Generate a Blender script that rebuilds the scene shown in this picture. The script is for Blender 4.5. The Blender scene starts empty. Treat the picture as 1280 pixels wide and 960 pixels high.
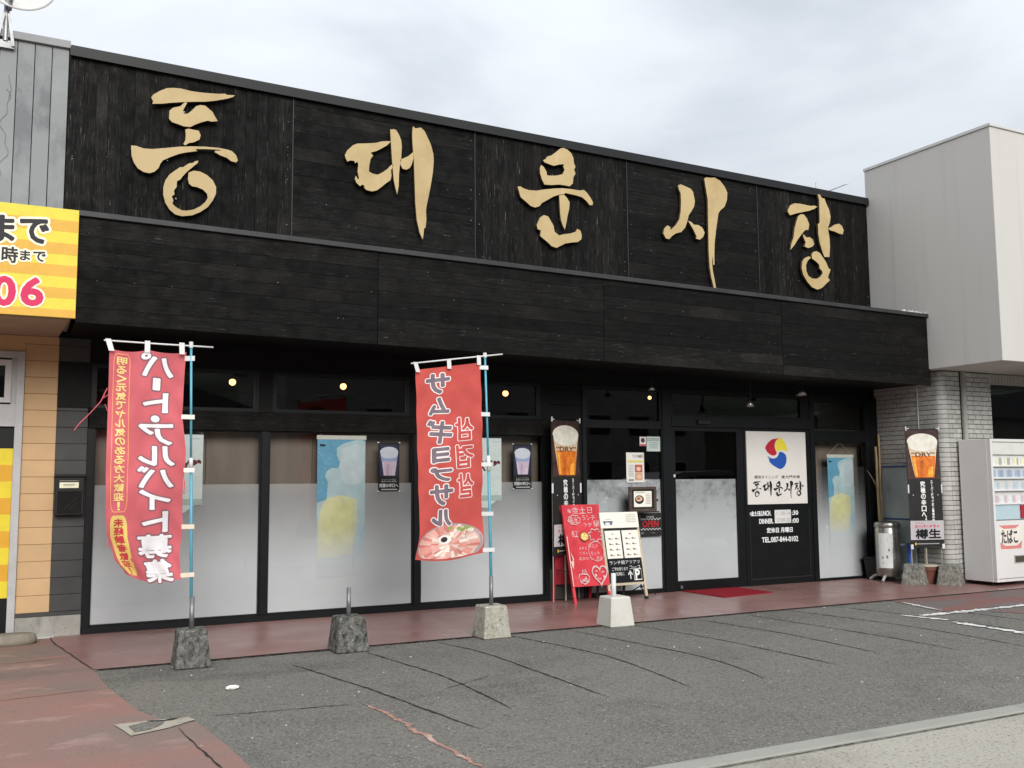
import bpy, bmesh, math, random
from mathutils import Vector, Matrix, noise
from mathutils.geometry import tessellate_polygon
random.seed(7)
scene = bpy.context.scene
C = scene.collection

# ------------------------------------------------------------------ camera
CAM = Vector((1.16887, -11.42585, 1.6))
yaw, pitch, roll = (math.radians(a) for a in (27.1992, 5.68324, -0.41507))
fw = Vector((math.sin(yaw)*math.cos(pitch), math.cos(yaw)*math.cos(pitch), math.sin(pitch)))
rt = Vector((math.cos(yaw), -math.sin(yaw), 0)); up = rt.cross(fw)
rt, up = math.cos(roll)*rt + math.sin(roll)*up, -math.sin(roll)*rt + math.cos(roll)*up
cd = bpy.data.cameras.new('camera'); cam = bpy.data.objects.new('camera', cd); C.objects.link(cam)
M = Matrix((rt, up, -fw)).transposed().to_4x4(); M.translation = CAM
cam.matrix_world = M
cd.sensor_width = 36.0; cd.lens = 36.0*1212.01/1280.0; cd.clip_start = 0.05; cd.clip_end = 2000
scene.camera = cam

# ------------------------------------------------------------------ overcast sky and soft sun
SUN_EL, SUN_AZ = math.radians(29), math.radians(190)      # azimuth clockwise from +Y
world = bpy.data.worlds.new('World'); scene.world = world; world.use_nodes = True
nt = world.node_tree; nt.nodes.clear(); N = nt.nodes.new; K = nt.links.new
out = N('ShaderNodeOutputWorld')
sky = N('ShaderNodeTexSky'); sky.sky_type = 'NISHITA'; sky.sun_disc = False
sky.sun_elevation = SUN_EL; sky.sun_rotation = SUN_AZ; sky.air_density = 1.0; sky.dust_density = 2.0
bgA = N('ShaderNodeBackground'); bgA.inputs['Strength'].default_value = 0.09
K(sky.outputs[0], bgA.inputs['Color'])
tc = N('ShaderNodeTexCoord')
mp = N('ShaderNodeMapping'); mp.inputs['Scale'].default_value = (1.0, 1.0, 2.6); mp.inputs['Location'].default_value = (0.35, 0.1, 0.2)
K(tc.outputs['Generated'], mp.inputs['Vector'])
nz = N('ShaderNodeTexNoise'); nz.inputs['Scale'].default_value = 1.7; nz.inputs['Detail'].default_value = 6; nz.inputs['Roughness'].default_value = 0.5; nz.inputs['Distortion'].default_value = 0.5
K(mp.outputs[0], nz.inputs['Vector'])
rp = N('ShaderNodeValToRGB'); e = rp.color_ramp.elements
e[0].position = 0.36; e[0].color = (0.55, 0.585, 0.63, 1)
e[1].position = 0.64; e[1].color = (0.88, 0.91, 0.95, 1)
m_ = e.new(0.48); m_.color = (0.74, 0.775, 0.82, 1)
K(nz.outputs['Fac'], rp.inputs['Fac'])
sep = N('ShaderNodeSeparateXYZ'); K(tc.outputs['Generated'], sep.inputs[0])
mr = N('ShaderNodeMapRange'); mr.inputs['From Min'].default_value = 0.0; mr.inputs['From Max'].default_value = 1.0
mr.inputs['To Min'].default_value = 0.35; mr.inputs['To Max'].default_value = 1.16      # overcast: the zenith is brighter than the horizon
K(sep.outputs['Z'], mr.inputs['Value'])
bgB = N('ShaderNodeBackground'); K(rp.outputs[0], bgB.inputs['Color']); K(mr.outputs[0], bgB.inputs['Strength'])
mx = N('ShaderNodeMixShader'); mx.inputs[0].default_value = 0.9
K(bgA.outputs[0], mx.inputs[1]); K(bgB.outputs[0], mx.inputs[2]); K(mx.outputs[0], out.inputs['Surface'])

sd = bpy.data.lights.new('sun', 'SUN'); sd.energy = 1.5; sd.angle = math.radians(35); sd.color = (1.0, 0.97, 0.92)
sun = bpy.data.objects.new('sun', sd); C.objects.link(sun)
sdir = Vector((math.sin(SUN_AZ)*math.cos(SUN_EL), math.cos(SUN_AZ)*math.cos(SUN_EL), math.sin(SUN_EL)))
sun.rotation_euler = sdir.to_track_quat('Z', 'Y').to_euler(); sun.location = (0, -20, 25)
vs = scene.view_settings; vs.view_transform = 'Standard'; vs.look = 'None'; vs.exposure = 0.88; vs.gamma = 1.0; vs.use_curve_mapping = False
scene.render.engine = 'CYCLES'
scene.cycles.max_bounces = 8; scene.cycles.transparent_max_bounces = 16; scene.cycles.caustics_reflective = False; scene.cycles.caustics_refractive = False
scene.cycles.sample_clamp_indirect = 4.0

# ------------------------------------------------------------------ materials
MATS = {}
def srgb(r, g, b):
    f = lambda c: ((c/255+0.055)/1.055)**2.4 if c > 10 else c/255/12.92
    return (f(r), f(g), f(b))
def mat(name, col, rough=0.6, var=0.12, scale=6.0, bump=0.0, bscale=60.0, spec=0.4, metal=0.0, emit=0.0, alt=None, stretch=None, objrand=0.0, detail=6, lo=0.35, hi=0.65, spread=None):
    if name in MATS: return MATS[name]
    m = bpy.data.materials.new(name); m.use_nodes = True; t = m.node_tree; b = t.nodes['Principled BSDF']
    b.inputs['Roughness'].default_value = rough; b.inputs['Specular IOR Level'].default_value = spec; b.inputs['Metallic'].default_value = metal
    tcn = t.nodes.new('ShaderNodeTexCoord'); mpn = t.nodes.new('ShaderNodeMapping')
    if stretch: mpn.inputs['Scale'].default_value = stretch
    t.links.new(tcn.outputs['Object'], mpn.inputs['Vector'])
    n = t.nodes.new('ShaderNodeTexNoise'); n.inputs['Scale'].default_value = scale; n.inputs['Detail'].default_value = detail; n.inputs['Roughness'].default_value = 0.6
    vec = mpn.outputs[0]
    if objrand:
        oi = t.nodes.new('ShaderNodeObjectInfo'); ad = t.nodes.new('ShaderNodeVectorMath'); ad.operation = 'ADD'
        sc = t.nodes.new('ShaderNodeMath'); sc.operation = 'MULTIPLY'; sc.inputs[1].default_value = 37.0
        t.links.new(oi.outputs['Random'], sc.inputs[0]); t.links.new(vec, ad.inputs[0]); t.links.new(sc.outputs[0], ad.inputs[1]); vec = ad.outputs[0]
    t.links.new(vec, n.inputs['Vector'])
    r = t.nodes.new('ShaderNodeValToRGB'); el = r.color_ramp.elements
    el[0].position = lo; el[1].position = hi
    a = alt or tuple(c*(1-var) for c in col); bb = col if alt else tuple(min(1, c*(1+var)) for c in col)
    el[0].color = (*a, 1); el[1].color = (*bb, 1)
    t.links.new(n.outputs['Fac'], r.inputs['Fac']); colout = r.outputs[0]
    if objrand:
        hs = t.nodes.new('ShaderNodeHueSaturation'); mrn = t.nodes.new('ShaderNodeMapRange')
        mrn.inputs['To Min'].default_value = 1-objrand; mrn.inputs['To Max'].default_value = 1+objrand
        t.links.new(oi.outputs['Random'], mrn.inputs['Value']); t.links.new(mrn.outputs[0], hs.inputs['Value']); t.links.new(colout, hs.inputs['Color']); colout = hs.outputs[0]
    t.links.new(colout, b.inputs['Base Color'])
    if bump:
        n2 = t.nodes.new('ShaderNodeTexNoise'); n2.inputs['Scale'].default_value = bscale; n2.inputs['Detail'].default_value = 4
        t.links.new(vec, n2.inputs['Vector'])
        bp = t.nodes.new('ShaderNodeBump'); bp.inputs['Strength'].default_value = bump; bp.inputs['Distance'].default_value = 0.01
        t.links.new(n2.outputs['Fac'], bp.inputs['Height']); t.links.new(bp.outputs[0], b.inputs['Normal'])
    if emit:
        b.inputs['Emission Color'].default_value = (*col, 1); b.inputs['Emission Strength'].default_value = emit
    MATS[name] = m; return m
def P(c, *a, **k):      # printed ink / plastic, one per colour
    return mat('ink_%02x%02x%02x' % c, srgb(*c), *a, **dict(dict(rough=0.55, var=0.05, scale=9, spec=0.25), **k))

def layered(name, base, layers, rough=0.8, spec=0.3, bump=0.4, bscale=120, bdist=0.006, orand=0.0):
    """base colour then noise-masked layers: (colour, scale, lo, hi, detail, stretch)"""
    m = bpy.data.materials.new(name); m.use_nodes = True; t = m.node_tree; b = t.nodes['Principled BSDF']
    b.inputs['Specular IOR Level'].default_value = spec
    if isinstance(rough, tuple):
        nr = t.nodes.new('ShaderNodeTexNoise'); nr.inputs['Scale'].default_value = rough[2]; nr.inputs['Detail'].default_value = 5
        mrr = t.nodes.new('ShaderNodeMapRange'); mrr.inputs['From Min'].default_value = 0.35; mrr.inputs['From Max'].default_value = 0.65
        mrr.inputs['To Min'].default_value = rough[0]; mrr.inputs['To Max'].default_value = rough[1]
        t.links.new(nr.outputs['Fac'], mrr.inputs['Value']); t.links.new(mrr.outputs[0], b.inputs['Roughness'])
    else: b.inputs['Roughness'].default_value = rough
    tcn = t.nodes.new('ShaderNodeTexCoord')
    oi = t.nodes.new('ShaderNodeObjectInfo'); sc = t.nodes.new('ShaderNodeMath'); sc.operation = 'MULTIPLY'; sc.inputs[1].default_value = 53.0
    t.links.new(oi.outputs['Random'], sc.inputs[0])
    ad = t.nodes.new('ShaderNodeVectorMath'); ad.operation = 'ADD'; t.links.new(tcn.outputs['Object'], ad.inputs[0]); t.links.new(sc.outputs[0], ad.inputs[1])
    if isinstance(rough, tuple): t.links.new(ad.outputs[0], nr.inputs['Vector'])
    cur = t.nodes.new('ShaderNodeRGB'); cur.outputs[0].default_value = (*base, 1); cur = cur.outputs[0]
    for colr, scl, lo, hi, det, st in layers:
        mpn = t.nodes.new('ShaderNodeMapping'); mpn.inputs['Scale'].default_value = st or (1, 1, 1)
        mpn.inputs['Location'].default_value = (scl*0.37, scl*0.11, scl*0.23)
        t.links.new(ad.outputs[0], mpn.inputs['Vector'])
        n = t.nodes.new('ShaderNodeTexNoise'); n.inputs['Scale'].default_value = scl; n.inputs['Detail'].default_value = det; n.inputs['Roughness'].default_value = 0.62
        t.links.new(mpn.outputs[0], n.inputs['Vector'])
        mrn = t.nodes.new('ShaderNodeMapRange'); mrn.inputs['From Min'].default_value = lo; mrn.inputs['From Max'].default_value = hi; mrn.clamp = True
        t.links.new(n.outputs['Fac'], mrn.inputs['Value'])
        mxn = t.nodes.new('ShaderNodeMixRGB'); mxn.inputs[2].default_value = (*colr, 1)
        t.links.new(mrn.outputs[0], mxn.inputs[0]); t.links.new(cur, mxn.inputs[1]); cur = mxn.outputs[0]
    if orand:
        hs = t.nodes.new('ShaderNodeHueSaturation'); mrv = t.nodes.new('ShaderNodeMapRange'); mrv.inputs['To Min'].default_value = 1-orand; mrv.inputs['To Max'].default_value = 1+orand*1.6
        t.links.new(oi.outputs['Random'], mrv.inputs['Value']); t.links.new(mrv.outputs[0], hs.inputs['Value']); t.links.new(cur, hs.inputs['Color']); cur = hs.outputs[0]
    t.links.new(cur, b.inputs['Base Color'])
    if bump:
        n2 = t.nodes.new('ShaderNodeTexNoise'); n2.inputs['Scale'].default_value = bscale; n2.inputs['Detail'].default_value = 3
        t.links.new(ad.outputs[0], n2.inputs['Vector'])
        bp = t.nodes.new('ShaderNodeBump'); bp.inputs['Strength'].default_value = bump; bp.inputs['Distance'].default_value = bdist
        t.links.new(n2.outputs['Fac'], bp.inputs['Height']); t.links.new(bp.outputs[0], b.inputs['Normal'])
    MATS[name] = m; return m

g = lambda v: (v, v, v)
m_asphalt = layered('asphalt', (0.150, 0.143, 0.127), [
    ((0.182, 0.173, 0.153), 0.45, 0.42, 0.62, 4, None), ((0.122, 0.116, 0.104), 0.9, 0.48, 0.66, 6, None), ((0.085, 0.082, 0.075), 0.35, 0.57, 0.70, 5, (1, 2.2, 1)),
    ((0.215, 0.205, 0.183), 40, 0.52, 0.64, 5, None), ((0.072, 0.069, 0.062), 34, 0.53, 0.68, 5, None), ((0.27, 0.26, 0.235), 80, 0.56, 0.68, 2, None), ((0.030, 0.029, 0.027), 9, 0.70, 0.74, 6, None), ((0.40, 0.385, 0.35), 45, 0.68, 0.72, 2, None)],
    rough=0.9, spec=0.2, bump=1.0, bscale=55, bdist=0.018)
m_redpave = layered('red_floor_paint', (0.255, 0.140, 0.126), [
    ((0.215, 0.114, 0.102), 1.6, 0.45, 0.7, 6, (0.5, 1.6, 1)), ((0.235, 0.125, 0.11), 3.0, 0.55, 0.8, 6, (0.4, 1.4, 1)),
    ((0.25, 0.19, 0.165), 22, 0.66, 0.78, 4, None), ((0.12, 0.058, 0.05), 30, 0.64, 0.74, 4, None)], rough=(0.26, 0.46, 1.2), spec=0.42, bump=0.12, bscale=40, bdist=0.004)
m_redworn = layered('worn_red_paint', (0.27, 0.145, 0.125), [
    ((0.20, 0.152, 0.13), 0.6, 0.38, 0.62, 6, (0.7, 1.3, 1)), ((0.285, 0.145, 0.125), 0.9, 0.50, 0.66, 7, (0.8, 2.0, 1)), ((0.13, 0.105, 0.092), 0.8, 0.56, 0.74, 7, (0.6, 1.6, 1)),
    ((0.37, 0.245, 0.215), 1.9, 0.57, 0.74, 7, (0.9, 1.5, 1)), ((0.10, 0.09, 0.08), 45, 0.60, 0.75, 3, None), ((0.27, 0.19, 0.165), 60, 0.66, 0.76, 2, None)], rough=0.75, spec=0.25, bump=0.35, bscale=70)
m_redscuff = layered('scuffed_red_paint', (0.15, 0.125, 0.118), [
    ((0.20, 0.095, 0.085), 1.5, 0.42, 0.58, 7, (0.6, 1.8, 1)), ((0.40, 0.36, 0.33), 3.5, 0.66, 0.74, 6, (0.4, 2.0, 1)), ((0.08, 0.08, 0.076), 50, 0.58, 0.7, 2, None)], rough=0.75, bump=0.5, bscale=90)
m_conc_road = layered('pale_concrete', (0.36, 0.342, 0.292), [
    ((0.27, 0.255, 0.215), 0.9, 0.45, 0.7, 5, None), ((0.38, 0.36, 0.305), 2.2, 0.5, 0.7, 5, None), ((0.17, 0.15, 0.12), 42, 0.55, 0.66, 4, None), ((0.46, 0.44, 0.38), 70, 0.6, 0.7, 2, None), ((0.12, 0.11, 0.095), 24, 0.71, 0.75, 2, None)], rough=0.85, bump=0.6, bscale=80)
m_kerb = layered('kerb_concrete', (0.30, 0.296, 0.265), [((0.235, 0.23, 0.208), 2.5, 0.5, 0.75, 6, None), ((0.18, 0.175, 0.16), 28, 0.66, 0.74, 3, None)], rough=0.85, bump=0.4)
m_white_line = layered('worn_white_line', (0.70, 0.695, 0.67), [((0.16, 0.155, 0.15), 14, 0.56, 0.62, 5, None), ((0.42, 0.41, 0.39), 3, 0.5, 0.7, 4, None)], rough=0.75, bump=0.4)
m_pink_line = layered('faded_red_line', (0.36, 0.19, 0.15), [((0.15, 0.12, 0.11), 20, 0.55, 0.62, 4, None), ((0.48, 0.36, 0.30), 5, 0.5, 0.66, 4, None)], rough=0.8)
m_crack = mat('crack_dirt', g(0.036), rough=0.95, var=0.4, scale=30, spec=0.05)
def charred(name, st, wear):
    fine = tuple(max(1.0, s*2.2) if s > 1 else s*3.0 for s in st)
    return layered(name, (0.0038, 0.0036, 0.0035), [
        ((0.0070, 0.0066, 0.0062), 2.2, 0.42, 0.7, 6, st), ((0.0020, 0.0020, 0.0020), 3.3, 0.5, 0.68, 6, st), ((0.013, 0.012, 0.011), 0.7, 0.55, 0.72, 5, None),
        ((0.034, 0.032, 0.030), 4.0, 0.585-wear, 0.74-wear, 7, fine), ((0.12, 0.115, 0.108), 3.0, 0.675-wear*0.6, 0.72-wear*0.6, 7, fine)],
        rough=(0.55, 0.8, 6.0), spec=0.12, bump=0.6, bscale=45, bdist=0.005, orand=0.4)
m_char_h = charred('charred_cedar_level', (0.5, 14, 14), 0.0)
m_char_v = charred('charred_cedar_upright', (12, 12, 0.45), 0.035)
m_black = mat('black_paint', g(0.0042), rough=0.6, var=0.3, scale=4, spec=0.18)
m_frame = mat('black_aluminium', (0.0042, 0.0052, 0.0060), rough=0.42, var=0.2, scale=5, spec=0.26)
m_capgrey = mat('grey_flashing', (0.028, 0.028, 0.030), rough=0.5, var=0.25, scale=3, spec=0.4)
m_capdark = mat('dark_flashing', (0.0065, 0.007, 0.008), rough=0.5, var=0.3, scale=3, spec=0.35)
m_gold = layered('tan_letter_face', (0.50, 0.38, 0.195), [((0.42, 0.31, 0.15), 2.0, 0.45, 0.7, 4, None), ((0.58, 0.46, 0.28), 5.0, 0.6, 0.8, 4, (1, 1, 0.4)), ((0.30, 0.21, 0.11), 18, 0.70, 0.78, 4, None)], rough=0.55, bump=0.05)
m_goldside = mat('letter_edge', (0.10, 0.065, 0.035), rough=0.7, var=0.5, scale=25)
m_beige = mat('beige_siding', srgb(194, 161, 120), rough=0.65, var=0.05, scale=3, bump=0.1, bscale=90, objrand=0.03)
m_dgrey = mat('dark_grey_siding', (0.046, 0.047, 0.045), rough=0.6, var=0.15, scale=4, bump=0.1, bscale=90, objrand=0.08)
m_soffit = mat('brown_soffit', (0.36, 0.28, 0.22), rough=0.7, var=0.1, scale=2)
m_greysheet = layered('weathered_grey_metal', (0.25, 0.263, 0.268), [((0.16, 0.17, 0.18), 1.3, 0.5, 0.62, 7, (1.2, 1, 0.6)), ((0.30, 0.31, 0.31), 2.0, 0.55, 0.75, 5, None), ((0.12, 0.125, 0.13), 5, 0.66, 0.74, 6, (1, 1, 0.35))], rough=0.6, bump=0.05)
m_galv = mat('galvanised_steel', (0.28, 0.285, 0.29), rough=0.45, var=0.2, scale=12, spec=0.5, metal=0.5)
m_alu = mat('silver_aluminium', (0.42, 0.425, 0.43), rough=0.4, var=0.08, scale=6, spec=0.5)
m_whitewall = layered('white_rendered_wall', (0.545, 0.530, 0.505), [((0.515, 0.50, 0.478), 0.5, 0.4, 0.7, 5, (1, 1, 0.3)), ((0.47, 0.455, 0.432), 2.2, 0.56, 0.82, 6, (3.5, 3.5, 0.12)), ((0.30, 0.29, 0.27), 9, 0.74, 0.80, 5, (1, 1, 0.6))], rough=0.7, bump=0.08, bscale=60)
m_whitetrim = mat('white_trim', g(0.56), rough=0.5, var=0.05)
m_tile = mat('pale_glazed_tile', (0.42, 0.414, 0.39), rough=0.28, var=0.10, scale=14, spec=0.5, objrand=0.12)
m_grout = mat('dark_grout', (0.12, 0.115, 0.105), rough=0.9, var=0.3, scale=20)
m_conc = layered('plinth_concrete', (0.27, 0.26, 0.235), [((0.36, 0.35, 0.315), 2.5, 0.5, 0.7, 6, None), ((0.15, 0.145, 0.135), 4.0, 0.55, 0.75, 6, (1, 1, 0.6)), ((0.08, 0.08, 0.075), 40, 0.64, 0.74, 3, None)], rough=0.85, bump=0.4)
def stone(name, a, b, c, amt): return layered(name, a, [(b, 12, 0.40-amt, 0.66-amt, 9, None), (c, 26, 0.50-amt, 0.70-amt, 9, (1, 1, 0.7)), (tuple(min(1, x*1.9) for x in a), 24, 0.62, 0.72, 5, None)], rough=0.92, spec=0.15, bump=0.9, bscale=70, bdist=0.012)
m_stone_dark = stone('mossy_dark_concrete', (0.21, 0.205, 0.185), (0.085, 0.086, 0.08), (0.022, 0.023, 0.021), 0.03)
m_stone_mid = stone('lichen_grey_concrete', (0.27, 0.265, 0.235), (0.15, 0.148, 0.13), (0.04, 0.04, 0.036), 0.0)
m_stone_pale = stone('stained_pale_concrete', (0.40, 0.385, 0.325), (0.29, 0.275, 0.225), (0.05, 0.048, 0.042), -0.035)
m_stone_white = layered('clean_white_plastic', (0.56, 0.55, 0.50), [((0.48, 0.465, 0.41), 5, 0.5, 0.75, 5, None), ((0.28, 0.265, 0.23), 11, 0.70, 0.80, 5, (1, 1, 0.5))], rough=0.6, bump=0.1)
m_stepstone = layered('tan_step_stone', (0.24, 0.215, 0.175), [((0.17, 0.155, 0.13), 6, 0.5, 0.7, 5, None), ((0.33, 0.30, 0.25), 30, 0.6, 0.7, 3, None)], rough=0.9, bump=0.5)
m_pole_blue = mat('teal_pole', srgb(88, 160, 182), rough=0.35, var=0.08, scale=3, spec=0.5)
m_pole_white = mat('white_plastic', g(0.66), rough=0.4, var=0.06)
m_steel = mat('steel_tube', (0.20, 0.205, 0.215), rough=0.42, var=0.25, scale=14, metal=0.6, spec=0.5)
m_wood_in = mat('brown_wood', (0.20, 0.16, 0.13), rough=0.6, var=0.12, scale=2, stretch=(3, 3, 0.6), objrand=0.05)
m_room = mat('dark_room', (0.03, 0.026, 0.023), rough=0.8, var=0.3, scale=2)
m_vend = mat('vending_white', (0.68, 0.675, 0.66), rough=0.33, var=0.02, scale=2, spec=0.5)
m_rubber = mat('black_rubber', g(0.012), rough=0.7, var=0.2)
m_creamwood = mat('cream_painted_wood', (0.52, 0.45, 0.33), rough=0.6, var=0.15, scale=8, stretch=(8, 8, 1))
m_redboard = layered('red_board_paint', srgb(200, 56, 66), [(srgb(214, 84, 92), 5, 0.5, 0.75, 6, None), (srgb(176, 44, 56), 3, 0.5, 0.7, 5, None), (srgb(226, 170, 165), 9, 0.72, 0.80, 6, (1, 1, 0.5))], rough=0.6, bump=0.05)
m_chalk = layered('chalk', (0.62, 0.50, 0.50), [((0.55, 0.20, 0.22), 40, 0.52, 0.62, 4, None)], rough=0.9, bump=0)
m_mat = layered('red_mat', srgb(132, 30, 40), [(srgb(112, 24, 34), 6, 0.5, 0.7, 5, None), (srgb(150, 48, 58), 160, 0.55, 0.7, 2, None)], rough=0.95, spec=0.1, bump=0.6, bscale=200)
m_stainless = mat('stainless_steel', (0.36, 0.345, 0.325), rough=0.28, var=0.15, scale=5, metal=0.85, spec=0.5, stretch=(1, 1, 6))
m_bamboo = mat('dry_bamboo', (0.36, 0.265, 0.145), rough=0.6, var=0.25, scale=7, stretch=(5, 5, 0.8))
m_terracotta = mat('brown_clay', (0.14, 0.055, 0.035), rough=0.6, var=0.15, scale=8)

def cloth_mat(name, col):
    m = bpy.data.materials.new(name); m.use_nodes = True; t = m.node_tree; b = t.nodes['Principled BSDF']
    b.inputs['Roughness'].default_value = 0.85; b.inputs['Specular IOR Level'].default_value = 0.15
    n = t.nodes.new('ShaderNodeTexNoise'); n.inputs['Scale'].default_value = 3.5; n.inputs['Detail'].default_value = 5
    tcn = t.nodes.new('ShaderNodeTexCoord'); t.links.new(tcn.outputs['Object'], n.inputs['Vector'])
    r = t.nodes.new('ShaderNodeValToRGB'); el = r.color_ramp.elements; el[0].position = 0.35; el[1].position = 0.65
    el[0].color = (*[c*0.9 for c in col], 1); el[1].color = (*[min(1, c*1.08) for c in col], 1)
    t.links.new(n.outputs['Fac'], r.inputs['Fac']); t.links.new(r.outputs[0], b.inputs['Base Color'])
    wv = t.nodes.new('ShaderNodeTexNoise'); wv.inputs['Scale'].default_value = 260; bp = t.nodes.new('ShaderNodeBump'); bp.inputs['Strength'].default_value = 0.15; bp.inputs['Distance'].default_value = 0.002
    t.links.new(tcn.outputs['Object'], wv.inputs['Vector']); t.links.new(wv.outputs['Fac'], bp.inputs['Height']); t.links.new(bp.outputs[0], b.inputs['Normal'])
    tl = t.nodes.new('ShaderNodeBsdfTranslucent'); t.links.new(r.outputs[0], tl.inputs['Color'])
    mxs = t.nodes.new('ShaderNodeMixShader'); mxs.inputs[0].default_value = 0.22
    o = t.nodes['Material Output']; t.links.new(b.outputs[0], mxs.inputs[1]); t.links.new(tl.outputs[0], mxs.inputs[2]); t.links.new(mxs.outputs[0], o.inputs['Surface'])
    MATS[name] = m; return m
m_cloth_pink = cloth_mat('faded_red_cloth', srgb(214, 110, 118))
m_cloth_red = cloth_mat('coral_red_cloth', srgb(206, 92, 86))

def glass_mat(name, tint, ior, rough=0.015):
    m = bpy.data.materials.new(name); m.use_nodes = True; t = m.node_tree; t.nodes.remove(t.nodes['Principled BSDF'])
    tr = t.nodes.new('ShaderNodeBsdfTransparent'); tr.inputs['Color'].default_value = (*tint, 1)
    gl = t.nodes.new('ShaderNodeBsdfGlossy'); gl.inputs['Roughness'].default_value = rough
    fr = t.nodes.new('ShaderNodeFresnel'); fr.inputs['IOR'].default_value = ior
    n = t.nodes.new('ShaderNodeTexNoise'); n.inputs['Scale'].default_value = 1.1; n.inputs['Detail'].default_value = 1
    tcn = t.nodes.new('ShaderNodeTexCoord'); t.links.new(tcn.outputs['Object'], n.inputs['Vector'])
    bp = t.nodes.new('ShaderNodeBump'); bp.inputs['Strength'].default_value = 0.05; bp.inputs['Distance'].default_value = 0.02
    t.links.new(n.outputs['Fac'], bp.inputs['Height']); t.links.new(bp.outputs[0], gl.inputs['Normal'])
    mxs = t.nodes.new('ShaderNodeMixShader'); t.links.new(fr.outputs[0], mxs.inputs[0]); t.links.new(tr.outputs[0], mxs.inputs[1]); t.links.new(gl.outputs[0], mxs.inputs[2])
    t.links.new(mxs.outputs[0], t.nodes['Material Output'].inputs['Surface']); MATS[name] = m; return m
m_glass = glass_mat('window_glass', (0.985, 0.99, 0.99), 1.60)
m_glass_dark = glass_mat('tinted_glass', (0.45, 0.47, 0.48), 1.72)

def film_mat(name, ztop, zlow, a_top, a_low, scuff=0.0, col=(0.885, 0.925, 0.965)):
    m = bpy.data.materials.new(name); m.use_nodes = True; t = m.node_tree; b = t.nodes['Principled BSDF']
    b.inputs['Roughness'].default_value = 0.35; b.inputs['Specular IOR Level'].default_value = 0.4
    tcn = t.nodes.new('ShaderNodeTexCoord'); sp = t.nodes.new('ShaderNodeSeparateXYZ'); t.links.new(tcn.outputs['Object'], sp.inputs[0])
    mrn = t.nodes.new('ShaderNodeMapRange'); mrn.interpolation_type = 'SMOOTHSTEP'
    mrn.inputs['From Min'].default_value = zlow; mrn.inputs['From Max'].default_value = ztop; mrn.inputs['To Min'].default_value = a_low; mrn.inputs['To Max'].default_value = a_top
    t.links.new(sp.outputs['Z'], mrn.inputs['Value']); al = mrn.outputs[0]
    n = t.nodes.new('ShaderNodeTexNoise'); n.inputs['Scale'].default_value = 1.4; n.inputs['Detail'].default_value = 4; t.links.new(tcn.outputs['Object'], n.inputs['Vector'])
    r = t.nodes.new('ShaderNodeValToRGB'); el = r.color_ramp.elements; el[0].color = (*[c*0.89 for c in col], 1); el[1].color = (*col, 1); el[0].position = 0.3; el[1].position = 0.7
    t.links.new(n.outputs['Fac'], r.inputs['Fac']); t.links.new(r.outputs[0], b.inputs['Base Color'])
    if scuff:
        n2 = t.nodes.new('ShaderNodeTexNoise'); n2.inputs['Scale'].default_value = 3.0; n2.inputs['Detail'].default_value = 12; n2.inputs['Roughness'].default_value = 0.85
        t.links.new(tcn.outputs['Object'], n2.inputs['Vector'])
        zz = t.nodes.new('ShaderNodeMapRange'); zz.inputs['From Min'].default_value = 0.75; zz.inputs['From Max'].default_value = 1.6; zz.inputs['To Min'].default_value = 0.0; zz.inputs['To Max'].default_value = 0.17*scuff
        t.links.new(sp.outputs['Z'], zz.inputs['Value'])
        ad = t.nodes.new('ShaderNodeMath'); t.links.new(n2.outputs['Fac'], ad.inputs[0]); t.links.new(zz.outputs[0], ad.inputs[1])
        th = t.nodes.new('ShaderNodeMapRange'); th.inputs['From Min'].default_value = 0.62; th.inputs['From Max'].default_value = 0.80; th.inputs['To Min'].default_value = 1.0; th.inputs['To Max'].default_value = 0.25
        t.links.new(ad.outputs[0], th.inputs['Value'])
        mu = t.nodes.new('ShaderNodeMath'); mu.operation = 'MULTIPLY'; t.links.new(al, mu.inputs[0]); t.links.new(th.outputs[0], mu.inputs[1]); al = mu.outputs[0]
    t.links.new(al, b.inputs['Alpha']); MATS[name] = m; return m
m_film = film_mat('frosted_film', 1.60, 0.40, 0.36, 0.99)
m_film_fade = film_mat('fading_frosted_film', 1.75, 0.45, 0.05, 0.97)
m_film_scuff = film_mat('scuffed_frosted_film', 1.62, 0.6, 0.62, 0.97, scuff=1.0)

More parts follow.
